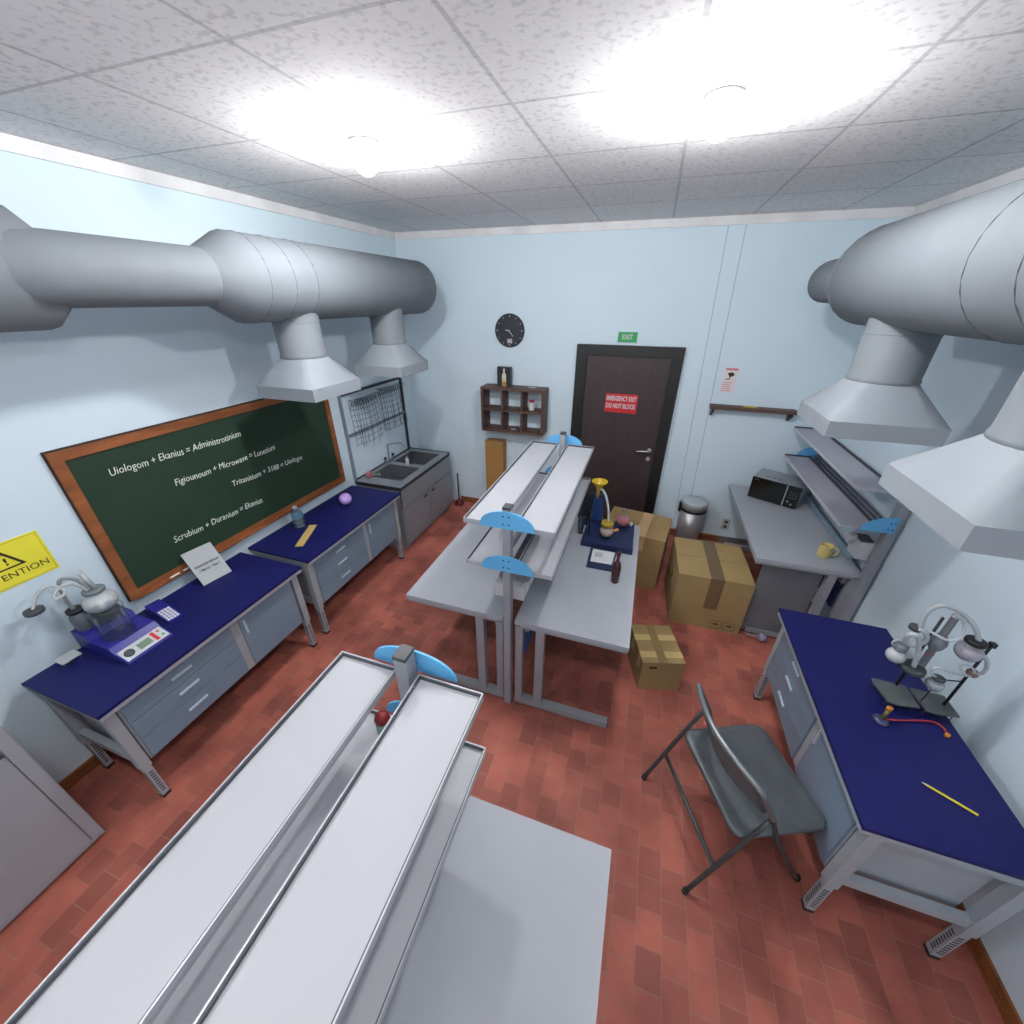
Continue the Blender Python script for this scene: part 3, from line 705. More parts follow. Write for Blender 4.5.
# plunger in the corner beside the sink
pg = thing('plunger', 'dark red plunger with a thin dark handle on the floor beside the sink', 'plunger', (-2.125, 4.20, 0))
MB().lathe([(.06, 0), (.062, .012), (.05, .045), (.024, .065), (.016, .075)], (0, 0, 0), 20).build('rubber_cup', mat('cup_red', (92, 22, 20), .5), pg)
MB().cyl((0, 0, .07), (0, 0, .44), .010).build('handle', DGREY, pg)

# ---------------------------------------------------------------- bin, cartons
bn = thing('pedal_bin', 'round stainless steel pedal bin with a pale domed lid against the back wall', 'bin', (.675, 4.135, 0))
MB().lathe([(.125, .0), (.128, .02)], (0, 0, 0), 32).build('base_ring', BLACK, bn)
MB().lathe([(.126, .02), (.126, .43)], (0, 0, 0), 32, cap0=True, cap1=True).build('bin_body', STAIN, bn)
MB().lathe([(.128, .43), (.131, .432), (.131, .456), (.128, .458)], (0, 0, 0), 32).build('rim_band', BLACK, bn)
MB().lathe([(.128, .458), (.129, .530), (.126, .536), (.06, .539), (.001, .540)], (0, 0, 0), 32, cap1=False).build('lid', STAINT, bn)
MB().box(-.148, -.12, -.03, .03, .40, .50).build('hinge', BLACK, bn)
MB().box(-.03, .03, -.165, -.12, .012, .026).build('pedal', BLACK, bn)

def carton(name, label, loc, rz, w, d_, h, m, cat='carton'):
    t = thing(name, label, cat, loc, rz); MB().box(0, w, 0, d_, 0, h).build('carton_body', m, t, .003); return t
t = carton('cardboard_box', 'large closed brown cardboard box between the tables, taped down the front', (.472, 2.792, 0), .035, .545, .572, .50, CARD)
MB().prism([(.235, -.0015, .205), (.335, -.0015, .205), (.335, -.0015, .5015), (.235, -.0015, .5015)], (0, .002, 0)).box(.235, .335, -.0015, .573, .4995, .5015).build('tape', TAPE, t)
MB().box(.0, .545, .285, .287, .5, .5008).build('flap_seam', TAPE, t)
m = MB()
for x in (.32, .42):
    m.box(x, x + .085, -.001, 0, .02, .023); m.box(x, x + .085, -.001, 0, .092, .095); m.box(x, x + .003, -.001, 0, .02, .095); m.box(x + .082, x + .085, -.001, 0, .02, .095); m.box(x + .025, x + .062, -.001, 0, .055, .072)
m.build('handling_mark', mat('mark_brown', (74, 58, 40), .7), t)
MB().box(-.0012, 0, .24, .30, .27, .33).build('side_mark', MATS['mark_brown'], t)
t = carton('cardboard_box', 'small brown cardboard box with crossed tape standing on the floor near the folding chair', (.262, 2.022, 0), .29, .285, .35, .262, CARD)
MB().box(.0, .285, .045, .10, .2615, .2632).box(.0, .285, .20, .255, .2615, .2632).build('tape', TAPEL, t)
MB().box(.11, .165, .0, .35, .2630, .2645).build('tape', mat('tape_brown', (138, 112, 66), .5), t)
MB().box(-.0015, .0005, .05, .10, .14, .263).box(-.0015, .0005, .205, .26, .14, .263).build('tape', TAPEL, t)
MB().box(.05, .10, -.0012, 0, .205, .225).build('handle_slot', mat('mark_dark', (50, 38, 26), .7), t)
t = carton('cardboard_box', 'flat upright light cardboard box behind the right middle table, in front of the door', (-.195, 3.245, 0), -.155, .565, .47, .548, mat('cardboard_warm', (152, 124, 82), .8, var=.05, scale=9))
MB().box(.30, .39, -.001, .471, .5475, .5498).box(.30, .39, -.0015, .0, .40, .549).build('tape', mat('tape_pinkish', (186, 150, 112), .45), t)
MB().box(.0, .565, .233, .236, .5475, .5494).build('flap_seam', TAPE, t)

# ---------------------------------------------------------------- microwave and mug
mw = thing('microwave', 'black-fronted microwave oven set at an angle on the right grey table', 'microwave', (1.078, 3.93, .75), -.47)
MB().box(0, .40, .004, .275, .008, .21).build('casing', mat('casing_silver', (160, 164, 168), .35, .4), mw, .003)
dq = MB().box(.002, .285, -.014, .004, .008, .208).build('door', mat('gloss_black', (10, 11, 12), .15), mw, .002)
MB().box(.285, .293, -.019, -.010, .012, .204).build('door_handle', CHROME, dq)
pq = MB().box(.294, .398, -.012, .004, .008, .208).build('control_panel', MATS['gloss_black'], mw, .002)
m = MB()
for k in range(3):
    for j in range(3): m.box(.318 + j * .024, .332 + j * .024, -.0132, -.0118, .10 + k * .024, .104 + k * .024)
m.lathe([(.010, 0), (.010, .003)], (.322, -.012, .06), 12, RX90); m.lathe([(.010, 0), (.010, .003)], (.352, -.012, .04), 12, RX90)
m.build('button', mat('button_grey', (108, 112, 116), .5), pq)
m = MB()
for k in range(3): m.box(.09 + k * .05, .125 + k * .05, .06, .075, .2098, .2112)
m.build('vent', DGREY, mw)
m = MB()
for x in (.02, .36):
    for y in (.02, .24): m.lathe([(.012, 0), (.012, .012)], (x, y, 0), 10)
m.build('foot', BLACK, mw)
MB().box(.018, .058, -.0148, -.0138, .187, .191).build('logo_mark', MATS['button_grey'], mw)
mg = thing('coffee_mug', 'yellow coffee mug on the corner of the right grey table', 'mug', (1.418, 2.985, .75))
MB().lathe([(.036, 0), (.040, .006), (.041, .09), (.043, .096), (.039, .097), (.037, .09), (.036, .06)], (0, 0, 0), 28, cap1=False).build('mug_body', MUG, mg)
MB().lathe([(.0365, .066), (.001, .0662)], (0, 0, 0), 24, cap0=False, cap1=False).build('coffee', COFFEE, mg)
MB().tube([(.039, -.002, .078), (.066, -.008, .078), (.073, -.010, .05), (.064, -.008, .024), (.039, -.002, .022)], .0065, 8, 5).build('handle', MUG, mg)

# ---------------------------------------------------------------- folding chair
ch = thing('folding_chair', 'grey metal folding chair on the tiles facing the right navy bench', 'chair', (.735, 1.335, 0), math.radians(23.5))
m = MB(); n = 10
def rrect(x0, x1, y0, y1, r, z):
    P = []
    for cx_, cy_, a0 in ((x1 - r, y1 - r, 0), (x0 + r, y1 - r, PI / 2), (x0 + r, y0 + r, PI), (x1 - r, y0 + r, 1.5 * PI)):
        for k in range(6): a = a0 + PI / 2 * k / 5; P.append((cx_ + r * math.cos(a), cy_ + r * math.sin(a), z))
    return P
m.rings([rrect(-.205, .205, -.225, .225, .045, .425), rrect(-.215, .215, -.235, .235, .05, .432), rrect(-.215, .215, -.235, .235, .05, .446), rrect(-.205, .205, -.225, .225, .045, .455), rrect(-.17, .17, -.19, .19, .03, .451)], smooth=True)
m.build('seat', CHAIRM, ch)
m = MB(); K = 16; rows = [(.590, .085), (.62, .074), (.70, .042), (.775, .010), (.80, .0)]
def bx(s): return -.208 - .056 * (1 - s * s)
front = []; back = []
for z, dx_ in rows:
    w = .225 if .61 < z < .79 else .205
    front.append([(bx(s) + .006 + dx_, w * s, z + .003) for s in [(-1 + 2 * k / K) for k in range(K + 1)]])
    back.append([(bx(s) - .006 + dx_, w * s, z - .003) for s in [(-1 + 2 * k / K) for k in range(K + 1)]])
m.rings([f_ + b_[::-1] for f_, b_ in zip(front, back)], smooth=True)
m.build('backrest', CHAIRM, ch)
MB().tube([(-.105, .240, .595), (-.176, .240, .73), (-.211, .226, .798), (-.242, .14, .810), (-.263, 0, .814), (-.242, -.14, .810), (-.211, -.226, .798), (-.176, -.240, .73), (-.105, -.240, .595)], .0125, 10, 5).build('back_rim', mat('chair_rim', (126, 132, 135), .3, .45), ch)
for s in (1, -1):
    MB().tube([(-.105, .241 * s, .60), (-.043, .246 * s, .454), (.06, .247 * s, .26), (.205, .247 * s, .012)], .0105, 8, 5).build('front_leg', CHAIRL, ch)
    MB().tube([(-.118, .243 * s, .595), (-.225, .246 * s, .32), (-.337, .246 * s, .012)], .0105, 8, 3).build('rear_leg', CHAIRL, ch)
    q = MB(); q.lathe([(.014, 0), (.014, .022)], (-.337, .246 * s, 0), 10); q.build('foot_cap', BLACK, ch)
    q = MB(); q.lathe([(.014, 0), (.014, .022)], (.209, .247 * s, 0), 10); q.build('foot_cap', BLACK, ch)
MB().cyl((-.257, .246, .23), (-.257, -.246, .23), .010).build('stretcher', CHAIRL, ch)
MB().cyl((.147, .246, .11), (.147, -.246, .11), .009).build('stretcher', CHAIRL, ch)

# ---------------------------------------------------------------- glassware helpers
def round_flask(name, label, loc, r, liq, M=None, neck=.05, nr=None, fill=.35, group=None, cat='flask', stopper=None, sag=0.0):
    """round-bottomed flask; local z is the flask's own axis, bulb centre at r"""
    t = thing(name, label, cat, loc, 0, group); nr = nr or r * .3
    if M is not None: t.rotation_euler = M.to_euler()
    prof = [(r * math.sin(a), r - r * math.cos(a)) for a in [PI * k / 16 for k in range(0, 14)] if not (k_skip(a, r, nr))]
    prof += [(nr, r + math.sqrt(max(r * r - nr * nr, 0)) + .004), (nr, 2 * r + neck), (nr * 1.18, 2 * r + neck + .002), (nr * 1.18, 2 * r + neck + .006)]
    MB().lathe(prof, (0, 0, 0), 24, cap0=False, cap1=False).build('flask_glass', FROST, t)
    ri = r * .95; zt_ = math.acos(max(-1, min(1, 1 - 2 * fill)))
    pr_ = [(ri * math.sin(zt_ * k / 10), r - ri * math.cos(zt_ * k / 10)) for k in range(11)]
    MB().lathe(pr_, (0, 0, 0), 24, cap0=False, cap1=True).build('liquid', liq, t)
    if stopper: MB().lathe([(nr * .8, 2 * r + neck - .01), (nr * 1.4, 2 * r + neck + .004), (nr * 1.4, 2 * r + neck + .02)], (0, 0, 0), 20).build('stopper', stopper, t)
    return t
def k_skip(a, r, nr): return a > PI / 2 and r * math.sin(a) < nr

# flask on the floor
fl = round_flask('round_flask', 'glass flask of purple liquid lying on the tiles beside the right grey table', (1.150, 2.826, .034), .036, PURPF, Matrix.Rotation(-PI / 2, 3, 'Y'), .075, .012, .75)
fl.location = (1.215, 2.795, .037)
# pink flask on the sink edge
fl = round_flask('round_flask', 'glass flask of pink liquid lying on the near edge of the sink', (0, 0, 0), .040, PINKF, Matrix.Rotation(PI / 2 + .0, 3, 'Y'), .07, .011, .7)
fl.location = (-2.635, 3.112, .791); fl.rotation_euler = Euler((0, PI / 2, .35))
wb = thing('white_bottle', 'small white bottle standing on the divider between the two sink basins', 'bottle', (-2.43, 3.585, .75))
MB().lathe([(.018, 0), (.021, .004), (.021, .065), (.012, .078), (.012, .085)], (0, 0, 0), 16).build('bottle_body', WHITE, wb)
MB().lathe([(.014, .084), (.014, .10), (.012, .102)], (0, 0, 0), 16).build('cap', STOPG, wb)

# ---------------------------------------------------------------- things on the left benches
hp = thing('hotplate_stirrer', 'bright blue hotplate stirrer with a white control panel on the near left bench', 'hotplate', (-2.48, .818, .75))
O = (-2.48, .818, .75)
prof = [(-2.672, .752), (-2.672, .862), (-2.56, .857), (-2.545, .824), (-2.40, .822), (-2.372, .795), (-2.298, .762), (-2.292, .752)]
MB(O).prism([(x, .708, z) for x, z in prof], (0, .218, 0)).build('casing', RBLUE, hp, .004)
MB(O).lathe([(.066, .822), (.068, .826), (.064, .830)], (-2.472, .805, 0), 28).build('heating_plate', mat('plate_blue', (38, 38, 100), .3), hp)
def panelpt(u, v, off=0.0015):   # u along y 0..1, v from top (0) to bottom (1) of the slope
    p = Vector((-2.372, .715 + .204 * u, .795)).lerp(Vector((-2.298, .715 + .204 * u, .762)), v); n_ = Vector((.033, 0, .074)).normalized(); return p + n_ * off
def panel_quad(m, u0, u1, v0, v1, off, t_=.0012):
    n_ = Vector((.033, 0, .074)).normalized()
    m.prism([panelpt(u0, v0, off), panelpt(u0, v1, off), panelpt(u1, v1, off), panelpt(u1, v0, off)], n_ * t_)
m = MB(O); panel_quad(m, 0, 1, .02, .98, .0004, .0014); pn = m.build('control_panel', WHITE, hp)
m = MB(O); panel_quad(m, .36, .66, .28, .78, .0018); m.build('display', LCD, pn)
m = MB(O); panel_quad(m, .72, .80, .12, .86, .0018); m.build('red_label', RED, pn)
NM = Vector((.033, 0, .074)).normalized().to_track_quat('Z', 'Y').to_matrix()
MB(O).lathe([(.022, 0), (.022, .006), (.018, .010)], panelpt(.16, .5, .001), 20, NM).build('dial', STOP, pn)
MB(O).lathe([(.0075, 0), (.0075, .003)], panelpt(.89, .27, .001), 14, NM).build('button', mat('button_red', (176, 92, 84), .5), pn)
MB(O).lathe([(.0075, 0), (.0075, .003)], panelpt(.91, .70, .001), 14, NM).build('button', mat('button_green', (96, 150, 96), .5), pn)
bk = MB((-2.472, .805, .83)).lathe([(.064, .83), (.067, .834), (.067, .985), (.071, .992), (.069, .993), (.065, .985), (.065, .84)], (-2.472, .805, 0), 32, cap1=False).build('glass_beaker', GLASS)
tag(bk, 'clear glass beaker standing on the blue hotplate', 'beaker')
hm = MB((-2.605, .845, .857)).lathe([(.050, .857), (.058, .865), (.060, .905), (.050, .925), (.030, .92)], (-2.605, .845, 0), 24).build('heating_mantle', mat('mantle_dark', (34, 36, 38), .6), None)
tag(hm, 'dark round heating mantle under the milky flask on the hotplate', 'heating mantle')
mf = thing('round_flask', 'large round flask of milky liquid with a grey stopper above the blue hotplate', 'flask', (-2.60, .848, .918))
MB().lathe([(.073 * math.sin(PI * k / 18), .056 - .056 * math.cos(PI * k / 18)) for k in range(0, 16)] + [(.034, .110), (.034, .12)], (0, 0, 0), 28, cap0=False, cap1=True).build('flask_glass', MILK, mf)
MB().lathe([(.030, .117), (.046, .122), (.046, .136), (.036, .14)], (0, 0, 0), 24).build('stopper', STOPG, mf)
MB().cyl((0, .008, .138), (-.006, -.006, .245), .0125, seg=14).build('outlet_tube', HOSE, mf)
db = thing('reagent_bottle', 'dark grey glass bottle with a black stopper behind the blue hotplate panel', 'bottle', (-2.632, .757, .857))
MB().lathe([(.034, 0), (.0375, .005), (.0375, .085), (.028, .105), (.024, .11)], (0, 0, 0), 24).build('bottle_body', DBOT, db)
MB().lathe([(.024, .108), (.035, .111), (.035, .130), (.028, .133)], (0, 0, 0), 24).build('stopper', BLACK, db)
hs = thing('rubber_hose', 'thin white tubing looping left of the milky flask, ending in a loose dark stopper', 'hose', (-2.555, .76, 1.05))
O = (-2.555, .76, 1.05)
MB(O).tube([(-2.59, .824, 1.066), (-2.59, .806, 1.112), (-2.59, .779, 1.142), (-2.59, .747, 1.147), (-2.585, .713, 1.124), (-2.575, .711, 1.106), (-2.575, .737, 1.108), (-2.58, .750, 1.124), (-2.59, .743, 1.147), (-2.595, .725, 1.172), (-2.595, .690, 1.173), (-2.60, .659, 1.144), (-2.60, .632, 1.10)], .0075, 10, 6).build('tubing', HOSE, hs)
MB(O).lathe([(.033, -.010), (.036, -.006), (.036, .010), (.030, .013)], (-2.60, .632, 1.088), 24).build('stopper', STOP, hs)
hs = tag(MB((-2.61, .75, .99)).tube([(-2.632, .757, .985), (-2.626, .75, 1.04), (-2.62, .752, 1.10), (-2.612, .757, 1.152), (-2.607, .770, 1.172), (-2.60, .792, 1.166), (-2.595, .815, 1.138), (-2.592, .834, 1.064)], .0085, 10, 6).build('rubber_hose', HOSEG), 'grey tube arching from the dark bottle to the milky flask', 'hose')

kp = thing('keypad', 'blue wedge-shaped calculator with white keys behind the hotplate on the near left bench', 'calculator', (-2.505, 1.028, .75), -.12)
MB().prism([(-.115, -.038, 0), (.11, -.038, 0), (.11, -.038, .012), (-.02, -.038, .04), (-.115, -.038, .045)], (0, .076, 0)).build('casing', RBLUE, kp, .003)
m = MB()
for i in range(5):
    for j in range(4):
        u = .0 + i * .021; zz = .04 - (u + .02) * .215; y = -.030 + j * .0155
        m.hexa([(u, y, zz - .004), (u + .017, y, zz - .0077), (u + .017, y + .0125, zz - .0077), (u, y + .0125, zz - .004), (u, y, zz + .001), (u + .017, y, zz - .0027), (u + .017, y + .0125, zz - .0027), (u, y + .0125, zz + .001)])
m.build('keys', KEYS, kp)
cs = thing('sample_stand', 'small white plate on thin wire legs at the near corner of the left bench', 'stand', (-2.585, .625, .75))
MB().box(-.036, .036, -.04, .04, .038, .044).build('plate', PAPER, cs, .001)
for x in (-.03, .03):
    for y in (-.034, .034): MB().cyl((x, y, 0), (x * .9, y * .9, .039), .0014, seg=6).build('leg', CHROME, cs)
nc = thing('note_card', 'pale note card with two printed lines leaning against the chalkboard frame', 'note card', (-2.527, 1.379, .75))
A0 = Vector((-2.54, 1.290, .751)); A1 = Vector((-2.513, 1.468, .751)); B0 = Vector((-2.675, 1.303, .95)); B1 = Vector((-2.653, 1.482, .945))
O = Vector((-2.527, 1.379, .75)); ex = (A1 - A0).normalized(); ey = ((B0 - A0) - ex * (B0 - A0).dot(ex)).normalized(); nn = ex.cross(ey)
MB(O).prism([A0, A1, A1 + ey * (B0 - A0).length, A0 + ey * (B0 - A0).length], -nn * .004).build('card_sheet', PAPER, nc)
cc = (A0 + A1) / 2 - O + nn * .0008
text_mesh('print', 'Administrotinium', .026, INK, nc, frame(cc + ey * .125, ex, ey), .0003, .15, bold=.0006)
text_mesh('print', '+ Mercur + Box ?', .026, INK, nc, frame(cc + ey * .092, ex, ey), .0003, .125, bold=.0006)
rl = MB().box(-.0295, .0295, -.16, .16, 0, .005).build('wooden_ruler', RULER); rl.location = (-2.376, 2.004, .75); rl.rotation_euler = (0, 0, .43)
rl.rotation_euler = (0, 0, math.atan2(.137, .302)); tag(rl, 'pale wooden ruler lying on the second navy bench', 'ruler')
bl = MB((-2.436, 2.555, .805)).ball((-2.436, 2.555, .805), .054, 24, 16).build('ball', BALL); tag(bl, 'purple mottled ball on the navy bench below the end of the chalkboard', 'ball')
jr = thing('water_bottle', 'blue tinted clear plastic bottle standing behind the wooden ruler', 'bottle', (-2.535, 2.105, .75))
MB().lathe([(.036, 0), (.044, .006), (.040, .03), (.044, .045), (.040, .06), (.044, .075), (.044, .118), (.036, .14), (.016, .158), (.015, .165)], (0, 0, 0), 10, smooth=False).build('bottle_body', glass_mat('bottle_grey_glass', (150, 168, 182), .2, .35), jr)
MB().lathe([(.0455, .082), (.0455, .122), (.039, .14)], (0, 0, 0), 10, cap0=False, cap1=False, smooth=False).build('label_band', GLASSB, jr)
MB().lathe([(.018, .163), (.018, .182), (.015, .184)], (0, 0, 0), 14).build('cap', mat('cap_paleblue', (176, 200, 216), .4), jr)

# ---------------------------------------------------------------- apparatus on the middle right table
pl = thing('magnetic_stirrer', 'dark navy stirrer box with a tall back column on the right middle table', 'stirrer', (-.10, 2.74, .75))
O = (-.10, 2.74, .75)
MB(O).prism([(-.292, 2.555, .752), (.088, 2.545, .752), (.080, 2.93, .752), (-.288, 2.945, .752)], (0, 0, .046)).build('casing', DNAVY, pl, .004)
MB(O).box(.083, .088, 2.56, 2.72, .756, .792).build('side_label', WHITE, pl)
MB(O).box(-.268, -.178, 2.855, 2.915, .798, 1.045).build('column', DNAVY, pl, .004)
MB(O).box(-.262, -.184, 2.850, 2.8555, .83, 1.03).build('column_face', mat('column_blue', (36, 66, 118), .3), pl)
MB(O).box(-.345, -.272, 2.87, 2.935, .752, 1.03).build('housing', mat('navy_black', (20, 24, 40), .5), pl, .003)
MB(O).tube([(-.25, 2.66, .798), (-.25, 2.66, 1.0)], .006, 8, 1).build('rod', BLACK, pl)
sf = round_flask('round_flask', 'round flask of cream liquid under a yellow stopper on the navy stirrer', (-.120, 2.668, .798), .053, CREAM, None, .006, .024, .8)
q = MB().lathe([(.028, .100), (.046, .106), (.047, .126), (.038, .132)], (0, 0, 0), 24).build('stopper', mat('stopper_mustard', (176, 146, 34), .5), sf)
MB().cyl((.046, 0, .06), (.085, .01, .072), .010, .012, 12).build('side_arm', ORANGE, sf)
fn = thing('funnel', 'yellow funnel standing above the navy stirrer column', 'funnel', (-.222, 2.76, 1.145))
MB().lathe([(.008, -.075), (.012, .0), (.016, .01), (.056, .058), (.059, .061), (.059, .066), (.052, .062), (.012, .016)], (0, 0, 0), 28, cap1=False).build('cone', YELP, fn)
MB().cyl((-.02, .10, -.115), (-.02, .10, -.02), .008).build('support_rod', HOSEG, fn)
MB().tube([(-.02, .10, -.02), (-.018, .05, -.015), (-.012, .0, -.012)], .006, 8, 3).build('support_rod', HOSEG, fn)
hz = MB((-.13, 2.68, .91)).tube([(-.119, 2.668, .926), (-.121, 2.672, .98), (-.134, 2.68, 1.05), (-.158, 2.70, 1.12), (-.188, 2.73, 1.152), (-.208, 2.755, 1.148)], .0085, 10, 6).build('rubber_hose', HOSE)
tag(hz, 'white hose curving from the yellow funnel down to the yellow stopper', 'hose')
round_flask('round_flask', 'round flask of red liquid with a clear neck at the back of the navy stirrer', (-.012, 2.872, .798), .053, PINKF, None, .045, .016, .6)
tag(MB((.052, 2.90, .798)).lathe([(.010, .798), (.012, .802), (.012, .822), (.006, .828)], (.052, 2.90, 0), 14).build('rubber_bung', WHITE), 'small white bung on the navy stirrer beside the red flask', 'bung')
dg = thing('smoked_beaker', 'dark smoked glass beaker on the table at the left of the navy stirrer', 'beaker', (-.325, 2.74, .75))
MB().lathe([(.022, 0), (.024, .004), (.018, .02), (.026, .06), (.030, .14), (.032, .142), (.028, .14)], (0, 0, 0), 20, cap1=False).build('beaker_glass', DGLASS, dg)
tp = thing('notepad', 'navy tray holding a white sheet, on the table in front of the stirrer', 'notepad', (-.118, 2.41, .75))
O = (-.118, 2.41, .75)
MB(O).prism([(-.207, 2.292, .7505), (-.034, 2.292, .7505), (-.020, 2.530, .7505), (-.211, 2.530, .7505)], (0, 0, .014)).build('tray', DNAVY, tp, .003)
MB(O).prism([(-.190, 2.352, .765), (-.040, 2.356, .765), (-.032, 2.516, .765), (-.192, 2.516, .765)], (0, 0, .0015)).build('paper_sheet', mat('sheet_white', (210, 212, 216), .6, var=.02), tp)
MB(O).box(-.172, -.115, 2.42, 2.48, .7666, .7672).build('printed_patch', mat('patch_grey', (176, 182, 184), .7), tp)
bb = thing('brown_bottle', 'dark reddish-brown glass bottle standing beside the navy tray', 'bottle', (-.003, 2.192, .75))
MB().lathe([(.024, 0), (.027, .004), (.027, .125), (.022, .15), (.011, .17), (.010, .205), (.013, .207), (.013, .222)], (0, 0, 0), 24).build('bottle_body', BOTTLE, bb)
MB().lathe([(.0275, .05), (.0275, .11)], (0, 0, 0), 24, cap0=False, cap1=False).build('bottle_label', mat('label_dark', (60, 34, 32), .6), bb)
MB().lathe([(.014, .218), (.014, .234), (.012, .236)], (0, 0, 0), 16).build('cap', mat('cap_darkred', (74, 30, 30), .5), bb)
# blue boards seen through the table legs
bn_ = MB((-.49, 2.3, .35)).box(-.505, -.492, 1.70, 2.93, .35, .695).box(-.507, -.490, 1.70, 2.93, .345, .352).build('blue_board', mat('board_blue', (44, 104, 176), .5)); tag(bn_, 'blue board hanging under the right middle table, seen between its legs', 'board')
bn_ = MB((1.575, 3.4, 0)).box(1.583, 1.596, 2.95, 4.05, .34, .66).build('blue_board', mat('board_navy', (26, 52, 122), .5)); tag(bn_, 'dark blue board under the table with the microwave', 'board')

# small bottle on the nearest rack
rf = thing('small_bottle', 'small bottle with a round dark red cap on the nearest rack, lower shelf', 'bottle', (-.660, .640, 1.112))
MB().lathe([(.020, 0), (.024, .004), (.024, .045), (.014, .055)], (0, 0, 0), 20).build('bottle_body', glass_mat('green_glass', (150, 190, 166), .2, .4), rf)
MB().ball((0, 0, .073), .025, 20, 12).build('cap', REDLIQ, rf)

# ---------------------------------------------------------------- apparatus on the right bench
def clamp_stand(label, cx_, cy_, w, d_, rodp, top, group):
    t = thing('clamp_stand', label, 'clamp stand', (cx_, cy_, .75), 0, group)
    MB().prism([(-w / 2 - .006, d_ * .28, .044), (-w / 2, d_ / 2, .044), (w / 2, d_ / 2 - .004, .044), (w / 2 + .004, -d_ / 2 + .01, .044), (-w * .1, -d_ / 2 - .004, .044), (-w / 2 + .012, -d_ / 2, .044)], (0, 0, .007)).build('base_plate', PLATEG, t)
    for x, y in ((-w * .42, d_ * .36), (w * .40, d_ * .36), (w * .40, -d_ * .36), (-w * .36, -d_ * .38)): MB().cyl((x * 1.12 if x < 0 else x, y, 0), (x, y, .045), .002, seg=6).build('leg', DGREY, t)
    MB().cyl((rodp[0] - cx_, rodp[1] - cy_, .05), (rodp[0] - cx_, rodp[1] - cy_, top - .75), .0055, seg=10).build('rod', BLACK, t)
    return t
c1 = clamp_stand('black rod clamp stand nearer the bench front, holding the thick grey condenser', 1.312, 1.704, .130, .132, (1.338, 1.758), 1.225, 'clamp stands on the right bench')
c2 = clamp_stand('black rod clamp stand at the wall side, holding two small round flasks', 1.455, 1.700, .128, .122, (1.490, 1.700), 1.180, 'clamp stands on the right bench')
MB((0, 0, 0)).box(.018, .030, .035, .065, .20, .215).build('boss_clamp', BLACK, c1)
cn = thing('condenser', 'thick grey upright condenser tube with a bulb, held by the front clamp stand', 'condenser', (1.356, 1.735, .955))
MB().lathe([(.016, 0), (.0135, .01), (.013, .11), (.026, .132), (.031, .155), (.026, .178), (.0135, .20), (.013, .30)], (0, 0, 0), 24, cap1=False).build('tube', mat('condenser_grey', (118, 122, 128), .35), cn)
MB().lathe([(.013, .298), (.0155, .300), (.0155, .308), (.011, .310), (.009, .300)], (0, 0, 0), 24, cap1=False).build('rim', WHITE, cn)
MB().lathe([(.0142, .082), (.0142, .094)], (0, 0, 0), 20, cap0=False, cap1=False).build('pink_band', mat('band_pink', (150, 104, 108), .5), cn)
def disc(label, c, r, h, M=None, name='rubber_stopper', m=STOP):
    o = MB(c).lathe([(r * .8, -h * .5), (r, -h * .4), (r, h * .35), (r * .92, h * .5)], c, 26, M).build(name, m)
    return tag(o, label, 'stopper', 'dark stoppers on the right bench')
disc('large dark stopper at the foot of the grey condenser', (1.318, 1.715, .958), .046, .026)
disc('dark stopper at the left end of the tall arched hose', (1.262, 1.742, 1.158), .022, .02)
wf = thing('round_flask', 'white opaque round flask with a dark collar left of the grey condenser', 'flask', (1.256, 1.74, .955))
MB().lathe([(.036 * math.sin(PI * k / 14), .036 - .036 * math.cos(PI * k / 14)) for k in range(0, 12)] + [(.014, .075)], (0, 0, 0), 24, cap0=False).build('flask_body', MILK, wf)
MB().lathe([(.018, .066), (.024, .072), (.024, .10), (.018, .106)], (0, 0, 0), 20).build('collar', STOPG, wf)
MB().tube([(-.018, 0, .085), (-.036, 0, .095), (-.034, 0, .118), (-.015, 0, .122), (.0, 0, .106)], .004, 8, 5).build('side_tube', HOSE, wf)
def hose(label, pts, r, m=HOSE, seg=10, sub=7, name='rubber_hose'):
    o = MB(pts[0]).tube(pts, r, seg, sub).build(name, m); return tag(o, label, 'hose', 'hoses of the right bench apparatus')
hose('thick white hose knotted in tight loops above the large dark stopper', [(1.317, 1.712, .972), (1.302, 1.71, 1.04), (1.280, 1.705, 1.105), (1.256, 1.70, 1.145), (1.234, 1.705, 1.146), (1.236, 1.715, 1.112), (1.262, 1.725, 1.076), (1.294, 1.725, 1.082), (1.306, 1.722, 1.122), (1.288, 1.722, 1.157), (1.264, 1.728, 1.166)], .0095)
hose('tall arched hose crossing over to the flask at the wall side stand', [(1.277, 1.742, 1.165), (1.266, 1.742, 1.232), (1.278, 1.74, 1.280), (1.306, 1.735, 1.299), (1.358, 1.725, 1.284), (1.412, 1.71, 1.238), (1.446, 1.70, 1.178)], .0095)
hose('thin pale hose looping from the top of the grey condenser', [(1.338, 1.722, 1.268), (1.364, 1.716, 1.264), (1.384, 1.71, 1.226), (1.380, 1.695, 1.178), (1.346, 1.69, 1.163), (1.307, 1.71, 1.169), (1.284, 1.728, 1.176)], .0055)
rfk = round_flask('round_flask', 'clear pinkish round flask with a black stopper at the top of the wall side stand', (1.438, 1.700, 1.078), .044, mat('pale_pink_liquid', (204, 192, 198), .25, var=.1, scale=30), None, .004, .020, .75)
MB().lathe([(.024, .086), (.034, .090), (.034, .104), (.028, .108)], (0, 0, 0), 24).build('stopper', BLACK, rfk)
MB((1.455, 1.70, .75)).tube([(1.470, 1.70, 1.168), (1.494, 1.70, 1.172)], .004, 8, 1).box(1.482, 1.500, 1.69, 1.71, 1.165, 1.185).build('clamp_arm', BLACK, c2).location = (0, 0, 0)
